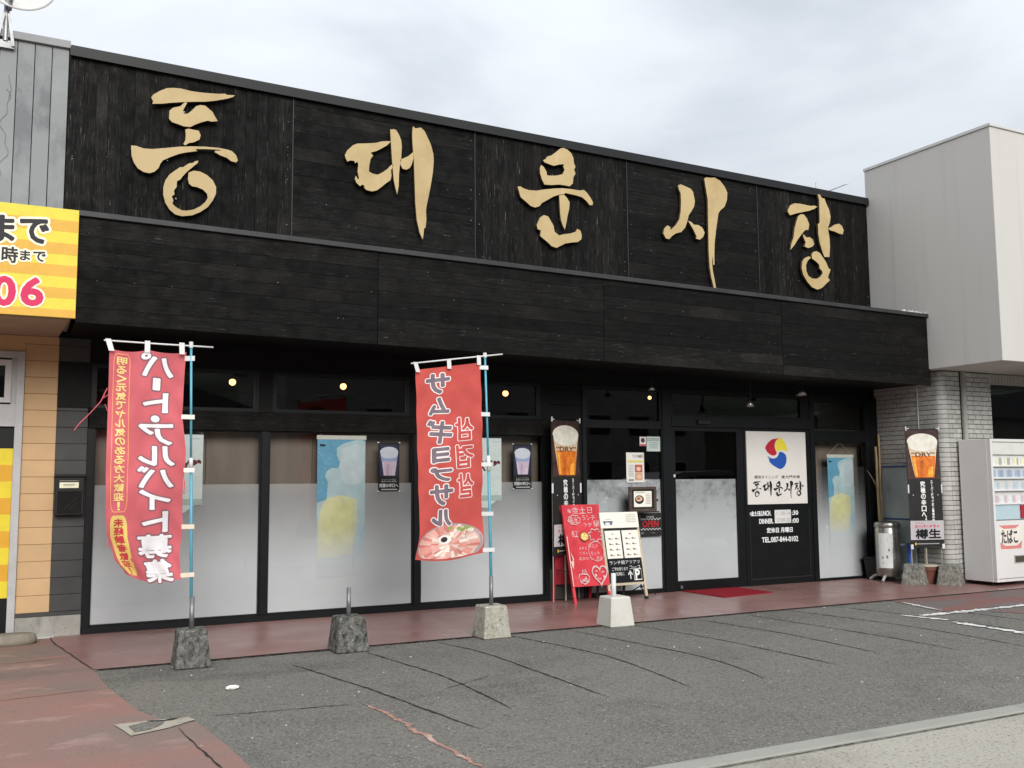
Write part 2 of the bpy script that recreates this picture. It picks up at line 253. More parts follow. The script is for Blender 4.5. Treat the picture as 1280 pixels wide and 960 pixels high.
def fading(c, z0, z1, film=(0.79, 0.825, 0.86)):
    """poster print that pales downwards into the colour of the frosted film over it"""
    name = 'fade_%02x%02x%02x_%d' % (*c, int(z1*100))
    if name in MATS: return MATS[name]
    m = bpy.data.materials.new(name); m.use_nodes = True; t = m.node_tree; b = t.nodes['Principled BSDF']; b.inputs['Roughness'].default_value = 0.5; b.inputs['Specular IOR Level'].default_value = 0.2
    tcn = t.nodes.new('ShaderNodeTexCoord'); sp = t.nodes.new('ShaderNodeSeparateXYZ'); t.links.new(tcn.outputs['Object'], sp.inputs[0])
    n = t.nodes.new('ShaderNodeTexNoise'); n.inputs['Scale'].default_value = 6; n.inputs['Detail'].default_value = 5; t.links.new(tcn.outputs['Object'], n.inputs['Vector'])
    r = t.nodes.new('ShaderNodeValToRGB'); k = srgb(*c); r.color_ramp.elements[0].position = 0.3; r.color_ramp.elements[1].position = 0.7
    r.color_ramp.elements[0].color = (*[x*0.86 for x in k], 1); r.color_ramp.elements[1].color = (*[min(1, x*1.06) for x in k], 1); t.links.new(n.outputs['Fac'], r.inputs['Fac'])
    mrn = t.nodes.new('ShaderNodeMapRange'); mrn.interpolation_type = 'SMOOTHSTEP'
    for i, v in zip(('From Min', 'From Max', 'To Min', 'To Max'), (z0, z1, 0.0, 1.0)): mrn.inputs[i].default_value = v
    t.links.new(sp.outputs['Z'], mrn.inputs['Value'])
    mxn = t.nodes.new('ShaderNodeMixRGB'); mxn.inputs[1].default_value = (*film, 1); t.links.new(mrn.outputs[0], mxn.inputs[0]); t.links.new(r.outputs[0], mxn.inputs[2]); t.links.new(mxn.outputs[0], b.inputs['Base Color'])
    MATS[name] = m; return m

LETTERS = [
 [
  [(2.384,5.885),(2.406,5.922),(2.478,5.980),(2.548,6.022),(2.619,6.039),(2.709,6.045),(2.800,6.036),(2.892,6.037),(3.002,6.046),(3.114,6.058),(3.188,6.073),(3.207,6.063),(3.298,6.073),(3.274,6.049),(3.208,6.017),(3.078,5.970),(2.968,5.939),(2.858,5.919),(2.731,5.893),(2.606,5.863),(2.500,5.833),(2.398,5.813),(2.406,5.845)],
  [(2.582,5.766),(2.617,5.805),(2.697,5.838),(2.740,5.889),(2.771,5.894),(2.751,5.847),(2.728,5.799),(2.738,5.757),(2.780,5.765),(2.824,5.811),(2.868,5.868),(2.914,5.890),(2.969,5.891),(3.025,5.850),(3.053,5.831),(3.073,5.791),(3.111,5.734),(3.047,5.716),(3.000,5.720),(2.937,5.693),(2.864,5.652),(2.811,5.614),(2.738,5.611),(2.675,5.626),(2.612,5.639),(2.579,5.672)],
  [(2.757,5.576),(2.793,5.591),(2.848,5.587),(2.903,5.586),(2.926,5.535),(2.914,5.484),(2.851,5.441),(2.801,5.427),(2.762,5.392),(2.740,5.404),(2.761,5.450),(2.764,5.518)],
  [(2.192,5.303),(2.244,5.306),(2.322,5.289),(2.409,5.295),(2.549,5.328),(2.691,5.365),(2.834,5.392),(2.980,5.410),(3.128,5.419),(3.221,5.414),(3.278,5.403),(3.326,5.361),(3.346,5.304),(3.328,5.276),(3.271,5.283),(3.223,5.316),(3.148,5.334),(3.083,5.363),(3.091,5.380),(3.166,5.392),(3.128,5.398),(2.981,5.383),(2.871,5.366),(2.894,5.346),(2.764,5.309),(2.693,5.281),(2.605,5.233),(2.527,5.183),(2.501,5.141),(2.485,5.091),(2.443,5.041),(2.391,5.017),(2.330,5.021),(2.268,5.054),(2.223,5.119),(2.199,5.191)],
  [(2.875,5.225),(2.907,5.235),(2.902,5.209),(2.858,5.164),(2.805,5.108),(2.779,5.079),(2.744,5.032),(2.718,4.990),(2.683,4.966),(2.681,4.899),(2.654,4.857),(2.660,4.810),(2.631,4.787),(2.650,4.742),(2.640,4.702),(2.682,4.666),(2.745,4.639),(2.799,4.642),(2.870,4.664),(2.942,4.711),(2.995,4.766),(3.021,4.818),(3.011,4.865),(2.964,4.908),(2.900,4.928),(2.846,4.930),(2.813,4.955),(2.799,5.011),(2.806,5.083),(2.859,5.112),(2.932,5.111),(3.006,5.082),(3.072,5.029),(3.110,4.956),(3.110,4.878),(3.077,4.796),(3.024,4.712),(2.943,4.644),(2.854,4.595),(2.747,4.572),(2.675,4.583),(2.612,4.632),(2.566,4.702),(2.541,4.794),(2.540,4.880),(2.559,4.958),(2.601,5.031),(2.662,5.088),(2.715,5.134),(2.741,5.134),(2.794,5.180),(2.821,5.197),(2.839,5.194)],
 ],
 [
  [(4.620,5.557),(4.651,5.624),(4.722,5.697),(4.776,5.727),(4.885,5.746),(5.013,5.773),(5.086,5.802),(5.151,5.818),(5.213,5.824),(5.161,5.765),(5.087,5.712),(5.023,5.671),(4.949,5.639),(4.981,5.605),(4.950,5.561),(4.932,5.469),(4.928,5.397),(4.979,5.377),(5.043,5.372),(5.107,5.413),(5.162,5.457),(5.209,5.513),(5.237,5.535),(5.246,5.505),(5.215,5.455),(5.222,5.384),(5.210,5.328),(5.145,5.274),(5.090,5.222),(5.035,5.175),(4.971,5.152),(4.898,5.160),(4.871,5.183),(4.871,5.210),(4.844,5.221),(4.817,5.196),(4.771,5.232),(4.749,5.282),(4.762,5.320),(4.789,5.279),(4.803,5.290),(4.783,5.376),(4.793,5.466),(4.778,5.500),(4.751,5.475),(4.742,5.504),(4.688,5.501),(4.653,5.482),(4.631,5.523)],
  [(5.202,5.981),(5.225,5.976),(5.243,5.988),(5.281,5.981),(5.319,5.927),(5.348,5.858),(5.357,5.777),(5.352,5.694),(5.349,5.602),(5.330,5.527),(5.321,5.416),(5.318,5.271),(5.298,5.156),(5.272,5.246),(5.252,5.334),(5.241,5.441),(5.227,5.602),(5.213,5.800),(5.206,5.909)],
  [(5.339,5.610),(5.386,5.635),(5.443,5.668),(5.509,5.731),(5.510,5.644),(5.491,5.568),(5.463,5.518),(5.419,5.490),(5.368,5.496),(5.340,5.543)],
  [(5.505,6.068),(5.537,6.045),(5.614,6.067),(5.663,6.029),(5.701,5.960),(5.750,5.866),(5.785,5.741),(5.789,5.649),(5.776,5.499),(5.751,5.347),(5.722,5.196),(5.693,5.064),(5.684,4.990),(5.690,4.881),(5.678,4.774),(5.659,4.768),(5.652,4.694),(5.640,4.620),(5.598,4.706),(5.560,4.865),(5.540,5.081),(5.530,5.336),(5.519,5.609),(5.500,5.845),(5.495,5.974)],
 ],
 [
  [(7.382,5.900),(7.427,5.929),(7.447,5.962),(7.515,5.990),(7.594,6.054),(7.654,6.107),(7.703,6.124),(7.772,6.108),(7.831,6.064),(7.860,6.006),(7.869,5.928),(7.892,5.887),(7.868,5.840),(7.891,5.790),(7.856,5.732),(7.845,5.643),(7.794,5.597),(7.725,5.600),(7.627,5.599),(7.510,5.576),(7.403,5.569),(7.365,5.629),(7.337,5.712),(7.333,5.789),(7.354,5.835),(7.396,5.807),(7.434,5.752),(7.443,5.701),(7.531,5.708),(7.609,5.724),(7.688,5.753),(7.719,5.818),(7.699,5.859),(7.710,5.896),(7.631,5.879),(7.552,5.850),(7.474,5.862),(7.407,5.878)],
  [(6.990,5.484),(7.031,5.493),(7.088,5.471),(7.163,5.459),(7.277,5.467),(7.393,5.498),(7.548,5.533),(7.685,5.555),(7.824,5.561),(7.943,5.559),(8.024,5.575),(8.073,5.541),(8.123,5.486),(8.166,5.421),(8.158,5.381),(8.111,5.373),(8.061,5.425),(7.992,5.469),(7.902,5.483),(7.783,5.491),(7.724,5.495),(7.704,5.475),(7.625,5.456),(7.547,5.425),(7.449,5.364),(7.362,5.310),(7.323,5.262),(7.256,5.233),(7.189,5.245),(7.105,5.303),(7.039,5.345),(7.016,5.410)],
  [(7.629,5.448),(7.704,5.466),(7.743,5.437),(7.791,5.373),(7.784,5.285),(7.754,5.177),(7.737,5.088),(7.710,4.984),(7.678,5.037),(7.650,5.112),(7.638,5.232),(7.633,5.353)],
  [(7.331,5.108),(7.388,5.146),(7.456,5.132),(7.494,5.076),(7.532,5.020),(7.550,4.936),(7.617,4.892),(7.696,4.918),(7.794,4.938),(7.884,4.974),(7.904,5.016),(7.954,4.999),(7.977,4.941),(7.972,4.879),(7.911,4.833),(7.812,4.815),(7.713,4.791),(7.635,4.748),(7.576,4.716),(7.499,4.733),(7.442,4.779),(7.384,4.815),(7.328,4.852),(7.338,4.930),(7.290,4.941),(7.276,4.991),(7.301,5.054)],
 ],
 [
  [(9.627,5.858),(9.676,5.881),(9.747,5.865),(9.855,5.839),(9.898,5.795),(9.927,5.658),(9.908,5.576),(9.857,5.499),(9.806,5.433),(9.779,5.341),(9.740,5.247),(9.666,5.169),(9.570,5.139),(9.498,5.091),(9.449,5.041),(9.391,5.044),(9.346,5.114),(9.364,5.184),(9.420,5.239),(9.466,5.225),(9.477,5.177),(9.574,5.267),(9.636,5.353),(9.663,5.466),(9.675,5.626),(9.672,5.745),(9.642,5.801)],
  [(9.792,5.352),(9.852,5.339),(9.899,5.305),(9.984,5.309),(10.056,5.273),(10.091,5.207),(10.064,5.144),(10.002,5.093),(9.929,5.099),(9.942,5.130),(9.896,5.215),(9.843,5.288)],
  [(10.111,6.025),(10.144,6.050),(10.219,6.054),(10.306,6.069),(10.405,6.035),(10.491,5.955),(10.538,5.869),(10.526,5.755),(10.479,5.647),(10.402,5.586),(10.357,5.530),(10.333,5.406),(10.303,5.261),(10.271,5.076),(10.261,4.915),(10.255,4.744),(10.230,4.741),(10.227,4.871),(10.212,4.790),(10.220,4.671),(10.252,4.514),(10.276,4.373),(10.235,4.393),(10.191,4.548),(10.165,4.705),(10.156,4.944),(10.159,5.184),(10.162,5.486),(10.165,5.709),(10.138,5.867)],
 ],
 [
  [(11.734,5.765),(11.785,5.837),(11.871,5.875),(11.968,5.882),(12.089,5.879),(12.212,5.875),(12.286,5.890),(12.347,5.879),(12.271,5.832),(12.158,5.789),(12.035,5.756),(11.912,5.722),(11.766,5.671),(11.721,5.726)],
  [(11.934,5.678),(11.996,5.717),(12.057,5.717),(12.115,5.662),(12.160,5.574),(12.138,5.483),(12.069,5.470),(11.993,5.396),(11.917,5.314),(11.840,5.213),(11.752,5.121),(11.768,5.205),(11.821,5.322),(11.852,5.473),(11.894,5.589)],
  [(12.017,5.399),(12.053,5.384),(12.088,5.355),(12.162,5.368),(12.221,5.337),(12.249,5.266),(12.215,5.225),(12.116,5.186),(12.044,5.207),(12.072,5.275),(12.038,5.336)],
  [(12.365,6.084),(12.408,6.086),(12.455,6.035),(12.505,6.032),(12.538,5.960),(12.596,5.862),(12.623,5.751),(12.602,5.654),(12.555,5.563),(12.564,5.498),(12.583,5.386),(12.583,5.254),(12.562,5.091),(12.454,5.081),(12.410,5.179),(12.367,5.306),(12.343,5.454),(12.345,5.595),(12.384,5.628),(12.387,5.837),(12.390,5.988)],
  [(12.554,5.557),(12.618,5.576),(12.696,5.627),(12.799,5.658),(12.861,5.627),(12.896,5.564),(12.871,5.490),(12.790,5.495),(12.691,5.521),(12.603,5.525)],
  [(12.184,5.085),(12.211,5.131),(12.286,5.157),(12.358,5.137),(12.417,5.077),(12.487,4.999),(12.532,4.910),(12.576,4.886),(12.540,4.817),(12.512,4.758),(12.552,4.715),(12.469,4.651),(12.379,4.578),(12.279,4.542),(12.170,4.570),(12.077,4.645),(11.997,4.748),(11.967,4.856),(11.984,4.959),(12.035,5.020),(12.122,5.057),(12.170,5.043),(12.093,4.979),(12.058,4.902),(12.066,4.810),(12.106,4.740),(12.177,4.709),(12.275,4.714),(12.351,4.753),(12.403,4.813),(12.393,4.850),(12.345,4.883),(12.336,4.947),(12.265,4.996),(12.193,5.026)],
 ],
]

# ------------------------------------------------------------------ mesh helpers
WM = {}
def link(o, parent=None):
    C.objects.link(o)
    if parent is not None:
        o.parent = parent
        o.matrix_parent_inverse = WM.get(parent.name, Matrix.Identity(4)).inverted()
    return o
def thing(name, label, cat, loc=(0, 0, 0), group=None, kind=None):
    o = bpy.data.objects.new(name, None); o.empty_display_size = 0.2; o.location = loc
    C.objects.link(o); WM[o.name] = Matrix.Translation(loc)
    return tag(o, label, cat, group, kind)
def tag(o, label=None, cat=None, group=None, kind=None):
    if label: o['label'] = label
    if cat: o['category'] = cat
    if group: o['group'] = group
    if kind: o['kind'] = kind
    return o
class MB:
    """collects faces of ONE object"""
    def __init__(s): s.v = []; s.f = []; s.mi = []; s.m = 0; s.sh = 0.0
    def add(s, V, F):
        k = len(s.v); s.v += [(x, y, z+s.sh*x) for x, y, z in V]; s.f += [tuple(i+k for i in f) for f in F]; s.mi += [s.m]*len(F); return s
    def box(s, x0, x1, y0, y1, z0, z1):
        V = [(x, y, z) for z in (z0, z1) for y in (y0, y1) for x in (x0, x1)]
        return s.add(V, [(0, 2, 3, 1), (4, 5, 7, 6), (0, 1, 5, 4), (2, 6, 7, 3), (0, 4, 6, 2), (1, 3, 7, 5)])
    def obox(s, o, ax, ay, az, a, b, c):
        """box from corner o along three vectors"""
        o = Vector(o); ax, ay, az = Vector(ax)*a, Vector(ay)*b, Vector(az)*c
        V = [tuple(o+i*ax+j*ay+k*az) for k in (0, 1) for j in (0, 1) for i in (0, 1)]
        return s.add(V, [(0, 2, 3, 1), (4, 5, 7, 6), (0, 1, 5, 4), (2, 6, 7, 3), (0, 4, 6, 2), (1, 3, 7, 5)])
    def bar(s, p, q, w, d=None):
        """square bar from p to q"""
        p, q = Vector(p), Vector(q); z = (q-p); L = z.length; z.normalize(); d = d or w
        x = Vector((1, 0, 0)) if abs(z.x) < 0.9 else Vector((0, 1, 0))
        y = z.cross(x).normalized(); x = y.cross(z)
        return s.obox(p-x*w/2-y*d/2, x, y, z, w, d, L)
    def tube(s, pts, r, n=10, r1=None, cap=True):
        pts = [Vector(p) for p in pts]; rings = []; V = []; F = []
        ref = Vector((0.31, 0.52, 0.79))
        for i, p in enumerate(pts):
            t = (pts[min(i+1, len(pts)-1)]-pts[max(i-1, 0)]).normalized()
            a = t.cross(ref).normalized(); b = t.cross(a)
            rr = r if r1 is None else r+(r1-r)*i/(len(pts)-1)
            V += [tuple(p+rr*(math.cos(2*math.pi*k/n)*a+math.sin(2*math.pi*k/n)*b)) for k in range(n)]
        for i in range(len(pts)-1):
            F += [(i*n+k, i*n+(k+1) % n, (i+1)*n+(k+1) % n, (i+1)*n+k) for k in range(n)]
        if cap: F += [tuple(range(n))[::-1], tuple((len(pts)-1)*n+k for k in range(n))]
        return s.add(V, F)
    def lathe(s, c, prof, n=24, a0=0, sx=1.0, sy=1.0):
        V = []; F = []
        for r, z in prof: V += [(c[0]+sx*r*math.cos(a0+2*math.pi*k/n), c[1]+sy*r*math.sin(a0+2*math.pi*k/n), c[2]+z) for k in range(n)]
        for i in range(len(prof)-1): F += [(i*n+k, i*n+(k+1) % n, (i+1)*n+(k+1) % n, (i+1)*n+k) for k in range(n)]
        F += [tuple(range(n))[::-1], tuple((len(prof)-1)*n+k for k in range(n))]
        return s.add(V, F)
    def poly(s, pts, fn):
        """flat polygon (concave allowed) mapped by fn(a, b)"""
        tri = tessellate_polygon([[Vector((a, b, 0)) for a, b in pts]])
        return s.add([fn(a, b) for a, b in pts], [tuple(t) for t in tri])
    def slab(s, pts, y0, y1):
        """polygon in the x-z plane, front face at y0 (towards the camera), back at y1; sides get material index 1"""
        n = len(pts); tri = tessellate_polygon([[Vector((a, b, 0)) for a, b in pts]])
        s.add([(a, y0, b) for a, b in pts], [tuple(t) for t in tri])
        s.m = 1; s.add([(a, y, b) for y in (y0, y1) for a, b in pts], [(i, (i+1) % n, n+(i+1) % n, n+i) for i in range(n)]+[tuple(n+i for i in range(n))]); s.m = 0
        return s
    def build(s, name, mats, parent=None, bevel=0.0, smooth=False, jitter=0.0):
        me = bpy.data.meshes.new(name); me.from_pydata(s.v, [], s.f); mats = mats if isinstance(mats, (list, tuple)) else [mats]
        for m in mats: me.materials.append(m)
        me.polygons.foreach_set('material_index', s.mi)
        bm = bmesh.new(); bm.from_mesh(me)
        if len(s.f) < 4000 and max((len(f) for f in s.f), default=0) <= 64 and not getattr(s, 'flat', False): bmesh.ops.recalc_face_normals(bm, faces=bm.faces)
        if bevel: bmesh.ops.bevel(bm, geom=list(bm.edges), offset=bevel, segments=1, affect='EDGES', profile=0.5, clamp_overlap=True)
        if smooth:
            for f in bm.faces: f.smooth = True
        bm.to_mesh(me); bm.free(); me.update()
        if smooth and smooth != 'all': me.shade_smooth(); 
        return link(bpy.data.objects.new(name, me), parent)
def bx(name, b, m, parent=None, bevel=0.0, sh=0.0):
    q = MB(); q.sh = sh; return q.box(*b).build(name, m, parent, bevel)
def struct(o): o['kind'] = 'structure'; return o
def sheet(name, pts, z, m, parent=None):
    q = MB(); q.flat = True; q.poly(pts, lambda a, b: (a, b, z)); o = q.build(name, m, parent)
    bm = bmesh.new(); bm.from_mesh(o.data)
    for f in bm.faces:
        if f.normal.z < 0: f.normal_flip()
    bm.to_mesh(o.data); bm.free(); return o

# lettering: outlines of the built-in font turned into flat meshes
TC = {}
def glyphs(s, off=0.0, res=3):
    key = (s, off)
    if key not in TC:
        c = bpy.data.curves.new('lettering', 'FONT'); c.body = s; c.offset = off; c.resolution_u = res; c.space_character = 1.0
        o = bpy.data.objects.new('lettering', c); C.objects.link(o)
        dg = bpy.context.evaluated_depsgraph_get(); me = bpy.data.meshes.new_from_object(o.evaluated_get(dg), depsgraph=dg)
        V = [(v.co.x, v.co.y) for v in me.vertices]; F = [tuple(p.vertices) for p in me.polygons]
        bpy.data.objects.remove(o); bpy.data.curves.remove(c); bpy.data.meshes.remove(me)
        TC[key] = (V, F)
    return TC[key]
def fit(s, u0, v0, u1, v1, off=0.0, grow=0.0, keep=False, ref=None):
    """text s scaled into the box; grow = outline margin in box units"""
    V, F = glyphs(s, off); R, _ = glyphs(ref or s, 0.0)
    a0, a1 = min(p[0] for p in R), max(p[0] for p in R); b0, b1 = min(p[1] for p in R), max(p[1] for p in R)
    sx = (u1-u0)/max(a1-a0, 1e-6); sy = (v1-v0)/max(b1-b0, 1e-6)
    if keep: sx = sy = min(sx, sy) if keep is True else sy
    cx, cy = (u0+u1)/2, (v0+v1)/2; ca, cb = (a0+a1)/2, (b0+b1)/2
    return [(cx+(x-ca)*sx, cy+(y-cb)*sy) for x, y in V], F
def refine(V, F, L):
    bm = bmesh.new(); vs_ = [bm.verts.new((x, y, 0)) for x, y in V]
    for f in F:
        try: bm.faces.new([vs_[i] for i in f])
        except ValueError: pass
    bmesh.ops.triangulate(bm, faces=bm.faces)
    for _ in range(4):
        ed = [e_ for e_ in bm.edges if e_.calc_length() > L]
        if not ed: break
        bmesh.ops.subdivide_edges(bm, edges=ed, cuts=1); bmesh.ops.triangulate(bm, faces=bm.faces)
    bm.verts.index_update(); R = [(v.co.x, v.co.y) for v in bm.verts], [tuple(v.index for v in f.verts) for f in bm.faces]; bm.free(); return R
class Print:
    """flat print on a surface: shapes in surface units mapped by fn(a, b, lift)"""
    def __init__(s, fn, parent, step=None): s.fn = fn; s.p = parent; s.step = step; s.n = 0
    def put(s, name, VF, m, lift=None):
        s.n += 1; lift = lift if lift is not None else 0.0012*s.n
        q = MB(); q.flat = True
        for k, (V, F) in enumerate(VF if isinstance(VF, list) else [VF]):
            if s.step: V, F = refine(V, F, s.step)
            q.add([s.fn(a, b, lift+k*8e-6) for a, b in V], F)
        return q.build(name, m, s.p)
    def shape(s, name, pts, m, lift=None):
        tri = tessellate_polygon([[Vector((a, b, 0)) for a, b in pts]])
        return s.put(name, (list(pts), [tuple(t) for t in tri]), m, lift)
    def shapes(s, name, L, m, lift=None):
        return s.put(name, [(list(p), [tuple(t) for t in tessellate_polygon([[Vector((a, b, 0)) for a, b in p]])]) for p in L], m, lift)
def halo(VF, ru, rv, n=12):
    V, F = VF; return [([(a+ru*math.cos(2*math.pi*k/n), b+rv*math.sin(2*math.pi*k/n)) for a, b in V], F) for k in range(n)]
def rect(a0, b0, a1, b1): return [(a0, b0), (a1, b0), (a1, b1), (a0, b1)]
def ell(cx, cy, rx, ry, n=20, a0=0.0, a1=2*math.pi): return [(cx+rx*math.cos(a0+(a1-a0)*i/n), cy+ry*math.sin(a0+(a1-a0)*i/n)) for i in range(n)]
def rrect(a0, b0, a1, b1, r, n=5):
    P_ = []
    for cx, cy, s in ((a1-r, b1-r, 0), (a0+r, b1-r, 1), (a0+r, b0+r, 2), (a1-r, b0+r, 3)):
        P_ += [(cx+r*math.cos(math.pi/2*(s+i/n)), cy+r*math.sin(math.pi/2*(s+i/n))) for i in range(n+1)]
    return P_
def ring(outer, inner): # closed band as quads
    n = len(outer); return (list(outer)+list(inner), [(i, (i+1) % n, n+(i+1) % n, n+i) for i in range(n)])
def stroke(pts, w):     # polyline with width, as quads
    V = []; F = []
    for i, (a, b) in enumerate(pts):
        p, q = pts[max(i-1, 0)], pts[min(i+1, len(pts)-1)]; dx, dy = q[0]-p[0], q[1]-p[1]; L = math.hypot(dx, dy) or 1
        V += [(a-dy/L*w/2, b+dx/L*w/2), (a+dy/L*w/2, b-dx/L*w/2)]
        if i: F.append((2*i-2, 2*i, 2*i+1, 2*i-1))
    return V, F
def onface(x0, y, z0=0):       # upright print facing the camera side (-y)
    return lambda a, b, l: (x0+a, y-l, z0+b)

# ------------------------------------------------------------------ ground
ground = struct(sheet('parking_lot', [(-120, -140), (160, -140), (160, 60), (-120, 60)], 0.0, m_asphalt))
pave = struct(sheet('pavement', [(1.585, 0.06), (1.60, -0.4), (1.72, -1.3), (1.85, -2.2), (13.74, -2.2), (13.74, 0.06)], 0.012, m_redpave))
# the pavement reaches a little further at the right, round the tiled corner
e_ = struct(sheet('pavement', [(13.742, -2.2), (24, -2.2), (24, -1.25), (13.742, -1.25)], 0.0121, m_redpave))
fc = struct(sheet('red_forecourt', [(-8, 0.3), (2.2, 0.3), (2.0, -2.0), (1.86, -2.26), (1.90, -3.0), (2.02, -3.98), (2.18, -4.42), (2.33, -4.50), (2.40, -5.2), (2.43, -5.9), (2.50, -7.5), (2.55, -12), (-8, -12)], 0.006, m_redworn))
# joint between the forecourt and the pavement, and the groove along the forecourt edge
def crack(pts, w, z=0.0035, m=m_crack, name='crack', parent=ground, seg=0.035, wob=0.010, seed=0, taper=True):
    q = MB(); q.flat = True; P_ = []
    for i in range(len(pts)-1):
        a, b = Vector(pts[i]), Vector(pts[i+1]); n = max(1, int((b-a).length/seg))
        a0 = Vector(pts[max(i-1, 0)]); b1 = Vector(pts[min(i+2, len(pts)-1)]); ta, tb = (b-a0)*.5, (b1-a)*.5
        for k in range(n):
            t = k/n; P_.append((2*t**3-3*t*t+1)*a+(t**3-2*t*t+t)*ta+(3*t*t-2*t**3)*b+(t**3-t*t)*tb)
    P_.append(Vector(pts[-1])); V = []; F = []; n = len(P_)
    for i, p in enumerate(P_):
        t = (P_[min(i+1, n-1)]-P_[max(i-1, 0)]).normalized(); nn = Vector((-t.y, t.x))
        k = noise.noise(Vector((i*0.31, seed*7.3, 0.5))); k2 = noise.noise(Vector((i*0.8, seed*3.1, 9.5)))
        ww = w*(0.35+1.5*abs(k2))*(min(1, 6*i/n+0.15, 6*(n-1-i)/n+0.15) if taper else 1)
        c = p+nn*k*wob
        V += [(*(c+nn*ww/2), z), (*(c-nn*ww/2), z)]
        if i: F.append((2*i-2, 2*i-1, 2*i+1, 2*i))
    q.add(V, F); return q.build(name, m, parent)
for i, pts in enumerate([
        [(3.42, -2.75), (3.60, -3.6), (3.73, -4.29), (3.92, -5.58)], [(4.19, -2.46), (4.30, -3.2), (4.39, -3.98), (4.36, -5.17)],
        [(4.99, -2.25), (5.14, -3.0), (5.16, -3.62), (5.15, -5.2)], [(5.80, -2.21), (6.05, -3.77), (5.89, -5.24)],
        [(6.54, -2.3), (6.78, -4.26), (6.6, -5.29)], [(7.33, -2.3), (7.52, -3.57), (7.55, -5.13)], [(8.20, -2.3), (8.35, -3.6), (8.30, -4.9)],
        [(8.95, -2.3), (9.08, -4.18), (9.06, -5.13)], [(9.65, -2.25), (9.86, -4.01), (9.76, -5.4)], [(10.4, -2.25), (10.62, -3.9), (10.55, -5.6)], [(11.3, -3.3), (11.36, -5.2)]]):
    crack(pts, 0.023, seed=i)
crack([(2.45, -4.36), (2.8, -4.42), (3.42, -4.50)], 0.016, seed=30); crack([(4.2, -4.35), (4.75, -4.05)], 0.010, seed=31)
crack([(1.585, 0.0), (1.60, -0.4), (1.72, -1.3), (1.85, -2.2)], 0.014, z=0.0135, seed=32, parent=fc)
crack([(2.2, -4.62), (2.235, -5.2), (2.29, -5.9), (2.4, -8)], 0.018, z=0.010, seed=33, parent=fc)
crack([(-1.0, -3.3), (0.5, -3.22), (1.95, -3.05)], 0.012, z=0.010, seed=34, parent=fc); crack([(-0.6, -1.55), (1.2, -1.5), (1.8, -1.4)], 0.010, z=0.010, seed=35, parent=fc)
crack([(3.47, -4.51), (3.50, -4.6), (3.54, -4.82), (3.55, -5.2), (3.54, -5.44), (3.58, -6.35)], 0.05, z=0.0042, m=m_pink_line, name='faded_red_line', seed=36, wob=0.03)
crack([(4.2, -2.225), (13, -2.23)], 0.02, z=0.0046, seed=37, wob=0.012, taper=False); crack([(1.9, -2.225), (4.2, -2.225)], 0.03, z=0.0046, seed=38, wob=0.012, taper=False)
struct(sheet('scuffed_red_patch', [(11.45, -2.22), (24, -2.25), (24, -3.25), (12.6, -3.30), (11.15, -3.28), (11.22, -2.9)], 0.004, m_redscuff))
struct(sheet('scuffed_red_patch', [(11.6, -3.55), (24, -3.52), (24, -4.3), (12.2, -4.35)], 0.004, m_redscuff))
def line(pts, w, seed): return crack(pts, w, z=0.0085, m=m_white_line, name='painted_line', seed=seed, wob=0.008, taper=False)
line([(10.45, -3.25), (10.58, -3.78)], 0.11, 41); line([(10.61, -3.40), (16, -3.38)], 0.14, 42); line([(10.50, -3.92), (10.46, -5.2)], 0.13, 43); line([(11.40, -2.45), (11.19, -3.2)], 0.07, 44); line([(12.35, -3.75), (12.3, -4.6)], 0.08, 45)
struct(sheet('concrete_road', [(1.2, -7.02), (40, -7.00), (40, -30), (1.2, -30)], 0.008, m_conc_road))
kq = MB().box(1.2, 40, -6.99, -6.84, -0.1, 0.022); struct(kq.build('kerb', m_kerb, None, 0.006))
crack([(1.3, -7.005), (20, -7.005)], 0.012, z=0.012, seed=50, wob=0.008, taper=False)
# loose chips lying on the asphalt
q = MB()
for i in range(190):
    x = random.uniform(1.9, 13); y = -2.25-random.random()**1.3*4.5; r = random.choice((0.003, 0.004, 0.006, 0.009))*random.uniform(0.6, 1)
    if random.random() < .12: r *= 1.5
    a = random.uniform(0, 3); q.lathe((x, y, 0.001), [(r, 0), (r*0.8, r*0.7)], n=5, a0=a)
tag(q.build('gravel', mat('pale_chips', (0.5, 0.49, 0.46), rough=0.9, var=0.35, scale=3)), 'loose pale chips scattered over the asphalt', 'gravel', kind='stuff')

